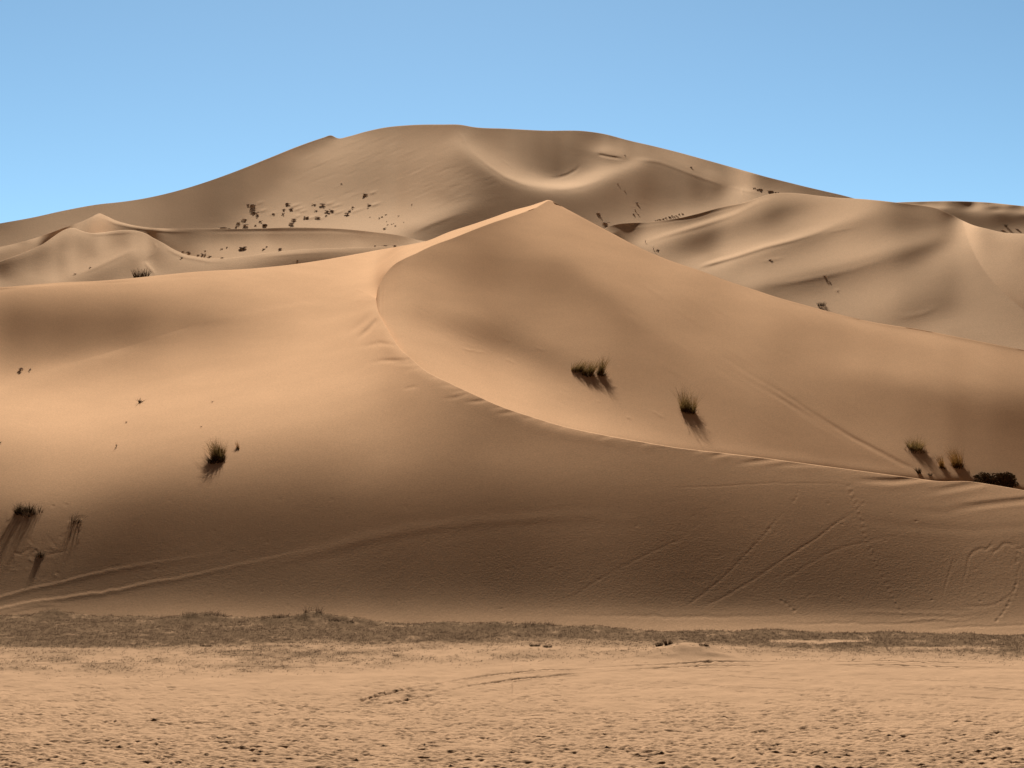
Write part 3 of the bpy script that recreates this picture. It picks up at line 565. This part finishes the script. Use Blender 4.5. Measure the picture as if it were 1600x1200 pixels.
# the little mound with tufts
def mound(x,y,w,d,h):
    X,Yw=gpos(x,y); q=((GX-X)/w)**2+((GYY-Yw)/d)**2; return h*np.exp(-q)*(1+.25*vnoise(GX,GYY,.5,5))
GZ+=mound(1078,1022,1.05,1.5,.29)+mound(1035,1024,1.3,1.6,.16)+mound(1115,1025,.9,1.3,.14)+mound(850,1016,1.6,1.6,.08)
# low hummocks along the foot of the dune, where the stubble grows
GZ+=sstep(52,60,GYY)*(0.07*vnoise(GX,GYY,1.3,6)+0.06*vnoise(GX,GYY,.5,7)+.03)
for x,w_,h_ in ((85,1.0,.30),(315,1.6,.30),(430,.8,.22),(490,1.0,.38),(545,.8,.2),(690,1.2,.16),(770,1.0,.16),(830,1.2,.22),(930,1.0,.16),(1205,1.0,.12)):
    X,Yw=gpos(x,np.interp(x,CV['base'][:,0],CV['base'][:,1])+3); GZ+=h_*np.exp(-((GX-X)/w_)**2-((GYY-Yw)/1.1)**2)*(1+.5*vnoise(GX,GYY,.4,8))
GZ[:3]=-.25
# where the ground is grey stubble soil rather than sand (a property of the ground itself)
def cover(x,y):
    """share of dry stubble at a spot of the flat, in the pixel frame of the plan"""
    b=np.interp(x,CV['base'][:,0],CV['base'][:,1])
    n1=vnoise(x*.012,y*.10,1,31); n2=vnoise(x*.045,y*.30,1,32); n3=vnoise(x*.2,y*.8,1,33)
    low=np.interp(x,[0,300,560,800,1000,1180,1400,1600],[1012,1012,1008,1006,1008,1014,1020,1024])
    dense=sstep(b-22,b-6,y+(14*n2+6*n1)*sstep(980,700,x))*sstep(low+11,low-11,y+9*n1+6*n2)
    lo2=np.interp(x,[0,350,600,900,1200,1600],[1056,1058,1046,1034,1030,1036])
    sp=sstep(b-4,b+6,y)*sstep(lo2+5,lo2-9,y+10*n1+6*n2)*np.clip(.30+.5*n1+.35*n2,0,1)
    pale=np.exp(-((x-1075)/75)**2-((y-1018)/9)**2)+.75*np.exp(-((x-1300)/190)**2-((y-1004)/3.5)**2)*(n1>-.1)+.6*np.exp(-((x-1450)/130)**2-((y-1013)/3)**2)
    return np.clip(np.maximum(dense*(.82+.5*n2+.35*n3),sp)*(1-np.clip(pale,0,1)),0,1)
soil=cover(GU[None].repeat(len(GY),0),GY[:,None].repeat(len(GU),1))
go=grid_obj('sand_flat',np.stack([GX,GYY,GZ],-1),None); me=go.data
at=me.attributes.new('soil','FLOAT','POINT'); at.data.foreach_set('value',soil.astype(np.float32).ravel())
t=NT('flat_sand'); a=t.n('ShaderNodeAttribute',attribute_name='soil').outputs['Fac']
c1=t.ramp(t.noise(0.9,5,.62),(0.3,tuple(v*.90 for v in ALB['flat'])),(0.7,tuple(v*1.08 for v in ALB['flat'])))
c2=t.ramp(t.noise(7,4,.7),(0.35,ALB['soil']),(0.65,tuple(v*1.5 for v in ALB['soil'])))
mk=t.math('ADD',a,t.math('MULTIPLY',t.math('SUBTRACT',t.noise(5,3,.6),0.5),0.7)); mk=t.math('MULTIPLY',mk,t.math('MULTIPLY',a,1.6,clamp=True),clamp=True)
col=t.mix(t.math('MULTIPLY',mk,1.35,clamp=True),c1,c2)
t.diffuse(col,0.0,t.bump(t.noise(16,4,.65),0.7,0.03)); me.materials.append(t.m)
put(go,kind='structure')
me=bpy.data.meshes.new('desert_plain'); me.from_pydata([(-3000,-1500,-.6),(3000,-1500,-.6),(3000,4500,-.6),(-3000,4500,-.6)],[],[(0,1,2,3)])
me.materials.append(M_near); po=bpy.data.objects.new('desert_plain',me); COL.objects.link(po); put(po,kind='structure')
# ---------------------------------------------------------------- plants
PR_=random.Random(5); NR=np.random.RandomState(5)
LAY={}; LNL={}; LNN={}
for k in T:
    P=T[k]['P']; LNN[k]=normals(P); LNL[k]=LNN[k]@LS; LAY[k]=(U[T[k]['m']] if 'm' in T[k] else U, P, VH-F*(P[...,2]-HC)/P[...,1])
def lit(k,x,y):
    u,P,yy=LAY[k]; i=int(np.argmin(abs(u-x))); j=6+int(np.argmin(abs(yy[6:,i]-y))); return float(LNL[k][j,i])
def grad(k,x,y):
    u,P,yy=LAY[k]; i=int(np.argmin(abs(u-x))); c=yy[:,i]; j=next((q for q in range(1,len(c)) if c[q]<=y),1); n=LNN[k][j,i]; n=n if n[2]>0 else -n; return (-n[0]/n[2],-n[1]/n[2])
def spot(k,x,y):
    """point of the terrain seen at a place of the plan, first surface met"""
    if k=='flat':
        X,Yw=gpos(x,y); i=np.argmin(abs(GU-x)); j=np.argmin(abs(GY-y)); return Vector((X,Yw,float(GZ[j,i])))
    u,P,yy=LAY[k]; i=int(np.argmin(abs(u-x))); c=yy[:,i]
    s=6 if k!='near' else 0
    for j in range(s+1,len(c)):
        if c[j]<=y:
            a=0 if c[j-1]==c[j] else (c[j-1]-y)/(c[j-1]-c[j]); a=min(max(a,0),1)
            return Vector(P[j-1,i]*(1-a)+P[j,i]*a)
    return Vector(P[np.argmin(c),i])
def leafmat(name,c,tr=0.35,var=0.35):
    t=NT(name); v=t.ramp(t.noise(6,2,.6),(0.3,tuple(x*(1-var) for x in c)),(0.7,tuple(x*(1+var) for x in c)))
    d=t.n('ShaderNodeBsdfDiffuse'); q=t.n('ShaderNodeBsdfTranslucent'); m=t.n('ShaderNodeMixShader'); m.inputs[0].default_value=tr
    t.l(v,d.inputs['Color']); t.l(v,q.inputs['Color']); t.l(d.outputs[0],m.inputs[1]); t.l(q.outputs[0],m.inputs[2]); t.l(m.outputs[0],t.out.inputs['Surface']); return t.m
M_blade=leafmat('olive_blades',(.20,.122,.040),.6); M_rust=leafmat('rusty_blades',(.26,.13,.035),.6); M_dead=leafmat('dead_thatch',(.045,.026,.012),.1)
M_bush=leafmat('dark_bush',(.19,.125,.085),.35); M_stub=leafmat('grey_stubble',(.088,.054,.032),.4,.4); M_shrub=leafmat('shrub_leaf',(.055,.032,.016),.1); M_twig=leafmat('dry_twig',(.07,.042,.022),.0)  # bush leaves lightened in place of distance haze and against their shaded side
def ribbons(n,r0,h,spread,droop,w,seed,lean=(0,0),hmin=.55,seg=4,squash=1.0,slope=(0,0),clumps=0):
    """a tuft of thin curved blades as one triangle mesh"""
    R=np.random.RandomState(seed); V=[];Fs=[]
    az=R.rand(n)*2*math.pi; rr=np.sqrt(R.rand(n))*r0; L=h*(hmin+(1-hmin)*R.rand(n)); sp=spread*(R.rand(n)**.7)
    cl=[(R.uniform(-.85,.85)*r0,R.uniform(-.5,.5)*r0,R.uniform(.55,1.0)) for _ in range(max(clumps,1))]
    for k in range(n):
        bx,by=rr[k]*math.cos(az[k]),rr[k]*math.sin(az[k])*squash; a=az[k]+R.randn()*.5
        if clumps:
            q=cl[R.randint(clumps)]; bx=bx*.32+q[0]; by=by*.32+q[1]; L[k]*=q[2]
        dx,dy=math.cos(a),math.sin(a); t=np.linspace(0,1,seg+1)
        th=sp[k]*(.35+.65*t)+droop*sp[k]*t*t
        sx=np.cumsum(np.r_[0,np.sin(th[1:])])*L[k]/seg; sz=np.cumsum(np.r_[0,np.cos(th[1:])])*L[k]/seg
        px=bx+sx*dx+lean[0]*L[k]*t**1.4; py=by+sx*dy+lean[1]*L[k]*t**1.4; pz=sz-.04+slope[0]*bx+slope[1]*by
        b=R.rand()*math.pi; wx,wy=math.cos(b)*w,math.sin(b)*w; tw=(1-t*.85)
        i0=len(V)
        for q in range(seg+1):
            V.append((px[q]-wx*tw[q],py[q]-wy*tw[q],pz[q])); V.append((px[q]+wx*tw[q],py[q]+wy*tw[q],pz[q]))
        for q in range(seg): j=i0+2*q; Fs.append((j,j+1,j+3,j+2))
    return V,Fs
def bush_mesh(n,seed,leaf,flat=1.0):
    """small leaf faces spread through a ragged dome of unit width and height"""
    R=np.random.RandomState(seed); V=[];Fs=[]; nb=R.randint(5,9)
    cs=[(R.uniform(-.36,.36),R.uniform(-.36,.36),R.uniform(.02,.62)) for _ in range(nb)]; rs=[R.uniform(.16,.3) for _ in range(nb)]
    for k in range(n):
        q=R.randint(nb); d=R.randn(3); d/=np.linalg.norm(d); p=np.array(cs[q])+d*rs[q]*R.rand()**.4
        p[2]=abs(p[2]); a=R.randn(3); a/=np.linalg.norm(a); b=np.cross(a,R.randn(3)); b/=np.linalg.norm(b)+1e-9
        s=leaf*R.uniform(.6,1.5); i=len(V)
        V+= [tuple(p-a*s),tuple(p+b*s*.45),tuple(p+a*s),tuple(p-b*s*.45)]; Fs.append((i,i+1,i+2,i+3))
    for k in range(14):                                   # bare stems to the ground
        p=np.array(cs[R.randint(nb)]); i=len(V); w=.012
        V+=[(R.uniform(-.08,.08),R.uniform(-.08,.08),-.05),(R.uniform(-.08,.08)+w,0,-.05),(p[0]+w,p[1],p[2]),(p[0],p[1],p[2])]; Fs.append((i,i+1,i+2,i+3))
    return V,Fs
def plant(name,data,loc,mat,label,cat,group=None,rz=0.0,scale=(1,1,1)):
    me=data if isinstance(data,bpy.types.Mesh) else mesh_np(name,data[0],data[1],mat,False)
    o=bpy.data.objects.new(name,me); COL.objects.link(o); o.location=loc; o.rotation_euler=(0,0,rz); o.scale=scale
    return put(o,label,cat,group)
def child(name,data,parent,mat):
    o=bpy.data.objects.new(name,mesh_np(name,data[0],data[1],mat,False)); COL.objects.link(o); o.parent=parent; return o
# --- grass tufts of the near dune: x, y of the root, height and width in plan pixels
TUFTS='''near|902,579|26,22|220|.6,1.05|olive|leftmost olive grass tuft of the close trio on the bowl slope
near|919,586|32,24|300|.4,1.05|olive|middle olive grass tuft of the close trio on the bowl slope
near|940,586|31,17|230|.3,1.05|olive|slender olive grass tuft standing just right of its two joined neighbours
near|1076,643|38,28|400|.15,1.05|olive|large upright yellow green grass tuft alone in the middle of the bowl
near|1430,703|22,38|320|.4,.8|olive|low wide windswept grass tuft beside the wheel tracks in the bowl
near|1473,731|20,11|100|.1,1.0|rust|small thin rusty tuft between the two larger tufts near the crest
near|1496,729|33,21|280|0,1.0|rust|upright rusty brown grass tuft left of the dark round shrubs
near|338,720|36,31|460|-.45,1.4|olive|bushy grass tuft leaning left on the pale left face of the near dune
near|372,702|16,5|46|-.5,1.6|rust|thin curled wisp of grass right of the bushy tuft on the left face
near|44,803|20,52|260|-.4,.9|dead|ragged dark grass fringe on the sand ledge at the far left
near|61,870|12,13|80|-.1,1.15|dead|short dark grass tuft under the dark fringe at the far left
near|118,815|16,32|46|.15,1.0|dead|sparse dead stalks beside the dark grass fringe at the left'''
for k,row in enumerate(TUFTS.split('\n')):
    ly,p,hw,n,ln,mt,lab=row.split('|'); x,y=map(float,p.split(',')); h,w_=map(float,hw.split(',')); lx,lyy=map(float,ln.split(','))
    loc=spot(ly,x,y); m=loc.y/F; H=h*m; Wd=w_*m
    e=bpy.data.objects.new('grass_tuft',None); COL.objects.link(e); e.location=loc; put(e,lab,'grass tuft','grass tufts on the near dune')
    sl=grad(ly,x,y)
    mat={'olive':M_blade,'rust':M_rust,'dead':M_dead}[mt]
    child('blades',ribbons(int(int(n)*1.15),Wd*.36,H*1.34,min(1.05,.75*Wd/H),.6,.011,100+k,(lx,lyy),.32,slope=sl,clumps=5),e,mat)
    child('dead_thatch',ribbons(int(int(n)*.5)+20,Wd*(.40 if k<9 else .2),H*.42,1.25,.7,.013,200+k,(lx*.6,lyy*.35),.25,slope=sl),e,M_dead)
# --- dark round shrubs at the right end of the near crest
for (x,y,w_,h,lab) in ((1541,751,34,22,'dark round leafy shrub, left one of the pair above the near crest'),(1568,759,44,30,'bigger dark round leafy shrub at the right end of the near crest')):
    loc=spot('near',x,y); m=loc.y/F
    e=bpy.data.objects.new('shrub',None); COL.objects.link(e); e.location=loc; put(e,lab,'shrub','dark shrubs at the near crest')
    s=w_*m; hh=h*m; V,Fs=bush_mesh(2600,int(x),.042); sg=grad('near',x,y); child('crown',([(a*s*1.15,b*s,c*hh*1.0-.12+a*s*sg[0]+b*s*sg[1]) for a,b,c in V],Fs),e,M_shrub)
    V,Fs=ribbons(26,.12,hh*.85,.9,.3,.02,int(x)+1); child('stems',(V,Fs),e,M_twig)
loc=spot('near',1436,739); m=loc.y/F; plant('grass_tuft',ribbons(90,.12,12*m,.8,.6,.016,61,(-.2,0)),loc,M_dead,'small dark dead tuft touching the near crest beside the wheel tracks','grass tuft','grass tufts on the near dune')
loc=spot('near',1454,743); m=loc.y/F; plant('grass_tuft',ribbons(40,.10,7*m,.9,.6,.014,62),loc,M_dead,'tiny dark sprig at the near crest below the low windswept tuft','grass tuft','grass tufts on the near dune')
# --- single small plants: layer | x,y root | width,height in plan pixels | kind b(ush) g(rass) t(wig) | label
ONE='''near|33,578|7,4|b|tiny dark bush under the shaded fold, left one of two
near|48,578|4,3|b|tiny dark bush under the shaded fold, right one of two
near|218,629|22,10|t|dry twig plant with spreading stems high on the pale left face
near|197,660|6,3|t|speck of dry twig between the two bigger twigs on the pale left face
near|182,698|6,9|t|single upright dry twig low on the pale left face
near|1,692|5,4|t|dry twig at the left edge of the pale left face
near|332,628|8,2|t|flat lying dry stick on the pale left face, upper one
near|315,667|7,2|t|flat lying dry stick above the bushy leaning tuft
left|380,391|15,9|b|largest round dark bush in the sandy hollow behind the near dune
left|286,395|6,6|b|small bush at the left end of the row along the hollow's rim
left|296,398|12,9|b|wide bush second in the row along the hollow's rim
left|310,400|7,4|b|low small bush in the middle of the row along the hollow's rim
left|317,401|9,9|b|tall bush right of the middle of the row along the hollow's rim
left|328,402|7,4|b|low bush at the right end of the row along the hollow's rim
left|347,404|5,3|b|tiny bush just right of the row along the hollow's rim
left|321,393|4,3|b|tiny bush just behind the row along the hollow's rim
left|346,390|6,3|b|flat small bush left of the largest bush in the hollow
left|354,388|4,4|b|upright small bush left of the largest bush in the hollow
left|412,391|7,4|b|low bush right of the largest bush in the hollow
left|417,387|4,4|b|tiny bush behind the low bush right of the largest one
left|438,391|8,5|b|rounded bush farthest right on the hollow floor
left|284,405|4,6|b|lone small bush on the front slope below the hollow's rim
left|465,409|6,6|b|lone bush in the dark fold right below the hollow
left|142,419|5,3|b|tiny bush higher on the pale rib of the small left dune
left|117,429|5,3|b|tiny bush lower on the pale rib of the small left dune
left|220,434|28,15|g|dark spiky grass patch at the foot of the small left dune
left|586,385|4,3|b|tiny bush at the far right end of the hollow, left of three
left|602,386|9,5|b|wide low bush at the far right end of the hollow, middle of three
left|617,386|6,5|b|round bush at the far right end of the hollow, right of three
great|935,335|8,5|b|low bush on the shaded front just above the near dune's right flank
great|946,352|15,10|b|big dark bush where the near dune's flank meets the right dunes
great|995,321|5,12|b|tall narrow bush highest in the cluster on the shaded front
great|993,330|4,6|b|middle bush of the cluster on the shaded front
great|997,337|4,6|b|right bush at the bottom of the cluster on the shaded front
great|990,336|4,5|b|left bush at the bottom of the cluster on the shaded front
great|965,288|4,3|b|lone bush below the bright lip of the cirque
great|977,299|3,3|b|tiny bush lower down the shaded front below the bright lip
great|977,244|3,4|b|speck of a bush on the pale shelf right of the cirque
great|1080,264|4,7|b|lone small bush on the outer right flank near the skyline
great|1178,295|5,3|b|small bush left of the dark ones behind the pale pyramid crest
great|1186,297|9,3|b|low flat bush behind the pale pyramid crest
great|1203,301|9,7|b|biggest dark bush behind the pale pyramid crest
great|1211,302|6,4|b|small bush right of the biggest one behind the pyramid crest
great|1217,302|4,3|b|last tiny bush at the right end behind the pyramid crest
right|1204,408|5,6|b|lone black bush on the upper slope of the right dunes
right|1289,434|7,9|b|lone bush on the edge of the long dark stripe of the right dunes
right|1283,478|14,7|g|pale dry grass clump at the foot of the right dunes by the near crest
right|1310,456|4,2|t|speck of dry twig below the long dark stripe
right|1022,390|4,7|t|thin curled stem at the left foot of the right dunes
right|1008,379|3,7|t|thin curved stem on the first pale ridge of the right dunes
right|1028,392|5,4|b|tiny bush beside the thin curled stem at the left foot
right|1412,513|6,3|b|small flat bush peeping over the near dune's crest at the right
horizon|1567,362|6,6|b|left bush of the two below the far right ridge
horizon|1589,361|5,9|b|tall narrow right bush of the two below the far right ridge
horizon|1571,354|5,4|g|pale dry clump between the two bushes below the far right ridge'''
BM=[mesh_np('bush',*bush_mesh(1300,s,.045),M_bush,False) for s in (1,2,3,4,5)]
GM=[mesh_np('spiky_grass',*ribbons(150,.42,1.0,.5,.4,.014,s,(0,0),.4),M_dead,False) for s in (1,2)]
TM=[mesh_np('dry_twig',*ribbons(16,.08,1.0,1.25,.2,.03,s,(0,0),.3),M_twig,False) for s in (1,2,3)]
KIND={'b':('bush',BM,'bush'),'g':('spiky_grass',GM,'grass clump'),'t':('dry_twig',TM,'twig')}
def single(ly,x,y,w_,h,kd,lab,group=None):
    if kd=='b' and ly!='near': y-=.28*h; h*=.6*min(1,max(.28,lit(ly,x,y)/.26))
    loc=spot(ly,x,y); m=loc.y/F; nm,ms,cat=KIND[kd]
    f=1.0 if kd=='b' else 1.0
    o=plant(nm,PR_.choice(ms),loc,None,lab,cat,group,PR_.uniform(0,6.28),(w_*m*f,w_*m*f,h*m*1.1)); return o
for row in ONE.split('\n'):
    ly,p,s,kd,lab=row.split('|'); x,y=map(float,p.split(',')); w_,h=map(float,s.split(',')); single(ly,x,y,w_,h,kd,lab,{'b':'scattered desert bushes','g':None,'t':'dry twigs on the sand'}[kd])
# --- the scatter on the great dune's left flank, counted from the left
FLANK=PT('350,357,10,4 357,358,5,3 369,356,4,7 374,350,6,5 381,345,10,6 383,354,9,6 393,323,14,8 399,335,12,8 408,347,7,4 414,355,13,9 399,353,4,3 428,335,5,3 443,337,5,8 444,329,7,4 449,320,8,5 456,330,7,9 457,353,9,8 459,346,8,7 479,343,9,8 490,321,7,4 493,331,5,5 497,343,9,7 505,323,9,8 512,334,8,9 518,332,8,8 510,338,5,3 543,337,8,7 546,332,5,6 552,326,5,6 570,306,9,6 577,324,7,9')
ORD='first second third fourth fifth sixth seventh eighth ninth tenth eleventh twelfth thirteenth fourteenth fifteenth sixteenth seventeenth eighteenth nineteenth twentieth twenty-first twenty-second twenty-third twenty-fourth twenty-fifth twenty-sixth twenty-seventh twenty-eighth twenty-ninth thirtieth thirty-first'.split()
for k,(x,y,w_,h) in enumerate(sorted(FLANK)):
    look='tall narrow' if h>w_ else 'tiny' if w_*h<24 else 'wide dark' if w_>=10 else 'round dark'
    single('great',x,y,w_,h,'b','%s bush on the great dune\'s left flank, %s from the left'%(look,ORD[k]),'bushes on the great dune\'s left flank')
for x,y,w_,h,lab in ((533,288,4,3,'lone tiny bush high on the smooth left flank of the great dune'),(643,321,3,4,'lone tiny bush on the pale slope right of the scattered bushes'),(601,359,5,5,'small bush at the bottom of the pale apron above the hollow')): single('great',x,y,w_,h,'b',lab,'scattered desert bushes')
for x,y,w_,h in PT('579,340,3,2 593,342,3,3 597,340,4,3 603,336,4,2 623,338,4,2 606,352,3,2 612,351,3,2 618,354,4,3 631,348,2,2 604,347,2,2 615,350,2,2'): single('great',x,y,w_,h,'b','tiny dry sprig scattered on the pale apron of the great dune','tiny sprigs on the pale apron')
for k in range(15):
    x=1024+k*2.9+PR_.uniform(-1,1); y=345.5-(x-1024)*.22+PR_.uniform(-1,2); single('great',x,y,PR_.uniform(3,5),PR_.uniform(3,6),'b','small dark shrub in the slanting row above the sharp right ridge','shrubs in a slanting row')
# --- taller dry shrubs along the foot of the dune
FOOT='''82,962,34,13|widest dry shrub on the sand foot near the left end
52,966,22,8|low dry shrub left of the widest one at the foot
312,970,46,13|broad dry shrub bank on the low hummock left of centre
345,969,26,12|dry shrub at the right end of the low hummock left of centre
258,968,14,6|small dry shrub left of the broad shrub bank
430,972,30,13|dry shrub left of the tallest one at the dune foot
388,974,26,9|low dry shrub right of the broad shrub bank
490,972,24,21|tallest spiky dry shrub at the dune foot
520,976,26,11|dry shrub right of the tallest one
548,977,12,13|small upright dry shrub right of the tallest pair
655,976,26,6|flat dry shrub at the dune foot left of the centre
700,979,34,8|flat dry shrub at the dune foot, second left of the centre
740,980,30,7|flat dry shrub at the dune foot just left of the centre
806,980,22,9|dry shrub at the dune foot just right of the centre
842,983,40,13|broad dry shrub at the dune foot right of the centre
930,982,20,8|small dry shrub at the dune foot above the grassy mound
1050,984,18,6|small dry shrub at the dune foot right of the mound
1200,988,24,9|lone dry shrub at the dune foot below the trails
1262,989,12,7|small dry shrub at the dune foot right of the trails
1335,991,16,6|last low dry shrub at the dune foot toward the right'''
for k,row in enumerate(FOOT.split('\n')):
    p,lab=row.split('|'); x,y,w_,h=map(float,p.split(',')); loc=spot('flat',x,y); m=loc.y/F
    plant('dry_shrub',ribbons(int(26*w_*.22+24),w_*m*.6,h*m*.95,.85,.7,.010,300+k,(.15,0),.15,3,.6,clumps=max(3,int(w_/5))),loc-Vector((0,0,.03)),M_stub,lab,'shrub','dry shrubs along the dune foot')
FLATP='''322,1010,22,6|flat dark plant on the grey stubble left of centre
334,1006,10,4|small dark plant behind the flat dark one on the stubble
467,1012,8,4|lone small dark plant on the stubble left of centre
836,1013,18,8|left dark clump of the pair on the stubble near the centre
855,1015,14,9|right dark clump of the pair on the stubble near the centre
1030,1016,12,13|left spiky tuft on the sandy mound
1044,1019,12,13|right spiky tuft on the sandy mound
1072,1008,12,5|low tuft on top of the sandy mound
1100,1024,16,9|dark tuft at the right foot of the sandy mound
1060,1022,6,5|tiny tuft in front of the sandy mound
432,1117,6,6|lone dark sprig on the printed sand
862,1117,5,5|lone dry sprig on the printed sand near the centre'''
for k,row in enumerate(FLATP.split('\n')):
    p,lab=row.split('|'); x,y,w_,h=map(float,p.split(',')); loc=spot('flat',x,y); m=loc.y/F
    plant('dry_tuft',ribbons(int(60+w_*7),w_*m*.40,h*m*1.05,.8,.5,.009,400+k,(0,0),.35,3,.7),loc-Vector((0,0,.02)),M_twig,lab,'grass tuft','dark tufts on the flat')
# --- stubble: far too many to count
SR=np.random.RandomState(9); n=120000
xs=SR.uniform(-260,1860,n); Yw=SR.uniform(45,72,n); ys=VH+HC*F/Yw
cv_=cover(xs,ys); keep=SR.rand(n)<np.clip(cv_*1.05,0,1)*.62; xs,Yw,ys,cv_=xs[keep],Yw[keep],ys[keep],cv_[keep]; n=len(xs)
X=(xs-UC)/F*Yw; ci=np.clip(np.searchsorted(GU,xs),0,len(GU)-1); ri=np.clip(np.searchsorted(GY,ys),0,len(GY)-1); Z=GZ[ri,ci]
V=[];K=5
for b in range(K):
    a=SR.rand(n)*6.283; h=(.03+.07*SR.rand(n)**1.8)*(.6+.6*cv_); lx=SR.randn(n)*.045+.03; ly=SR.randn(n)*.04; ox=SR.randn(n)*.04; oy=SR.randn(n)*.04; w_=.006+.006*SR.rand(n)
    B=np.stack([X+ox,Yw+oy,Z-.01],-1); D=np.stack([np.cos(a)*w_,np.sin(a)*w_,0*a],-1)
    V.append(np.stack([B-D,B+D,B+np.stack([lx,ly,h],-1)],1))
V=np.concatenate(V).reshape(-1,3); so_=bpy.data.objects.new('dry_stubble',mesh_np('dry_stubble',V,np.arange(len(V)).reshape(-1,3),M_stub,False)); COL.objects.link(so_)
put(so_,'grey brown dry stubble covering the ground at the foot of the dune','stubble',None,'stuff')
# ---------------------------------------------------------------- light, sky, camera
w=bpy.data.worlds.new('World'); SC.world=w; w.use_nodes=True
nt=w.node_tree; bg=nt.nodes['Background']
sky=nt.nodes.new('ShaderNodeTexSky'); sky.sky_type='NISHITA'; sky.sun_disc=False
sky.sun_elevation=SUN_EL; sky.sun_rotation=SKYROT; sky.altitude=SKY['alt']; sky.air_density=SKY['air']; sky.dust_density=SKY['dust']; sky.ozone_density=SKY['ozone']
# dimming added to the sky away from the sun, cuts blue fill light
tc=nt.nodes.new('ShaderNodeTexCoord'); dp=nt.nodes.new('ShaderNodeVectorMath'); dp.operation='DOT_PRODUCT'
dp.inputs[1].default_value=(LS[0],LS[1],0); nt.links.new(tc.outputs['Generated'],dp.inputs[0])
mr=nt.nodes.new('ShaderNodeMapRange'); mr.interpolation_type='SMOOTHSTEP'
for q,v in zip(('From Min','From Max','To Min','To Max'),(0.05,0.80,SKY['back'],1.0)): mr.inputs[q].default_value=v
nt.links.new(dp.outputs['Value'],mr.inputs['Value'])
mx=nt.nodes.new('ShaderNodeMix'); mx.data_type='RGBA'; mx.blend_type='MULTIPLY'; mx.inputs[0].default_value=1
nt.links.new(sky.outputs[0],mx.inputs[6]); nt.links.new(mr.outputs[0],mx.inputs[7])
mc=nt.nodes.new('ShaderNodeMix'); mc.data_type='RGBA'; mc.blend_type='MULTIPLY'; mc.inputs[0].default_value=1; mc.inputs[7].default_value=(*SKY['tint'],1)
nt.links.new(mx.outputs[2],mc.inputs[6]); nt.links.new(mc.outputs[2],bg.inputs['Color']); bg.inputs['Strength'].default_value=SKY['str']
sl=bpy.data.lights.new('sun','SUN'); sl.energy=SUNE; sl.angle=math.radians(0.53); sl.color=SUNC
so=bpy.data.objects.new('sun',sl); COL.objects.link(so)
so.rotation_euler=Vector(-LS).to_track_quat('-Z','Y').to_euler(); so.location=(0,0,400)
cam=bpy.data.cameras.new('camera'); co=bpy.data.objects.new('camera',cam); COL.objects.link(co)
co.location=(0,0,HC); co.rotation_euler=(math.pi/2,0,0)
cam.sensor_width=36; cam.lens=36*F/1600; cam.shift_y=(VH-600)/1600; cam.clip_start=0.1; cam.clip_end=20000
SC.camera=co
SC.view_settings.view_transform='Standard'; SC.view_settings.look='None'; SC.view_settings.gamma=1; SC.view_settings.exposure=EXPO
SC.render.engine='CYCLES'; SC.cycles.max_bounces=4; SC.cycles.diffuse_bounces=3
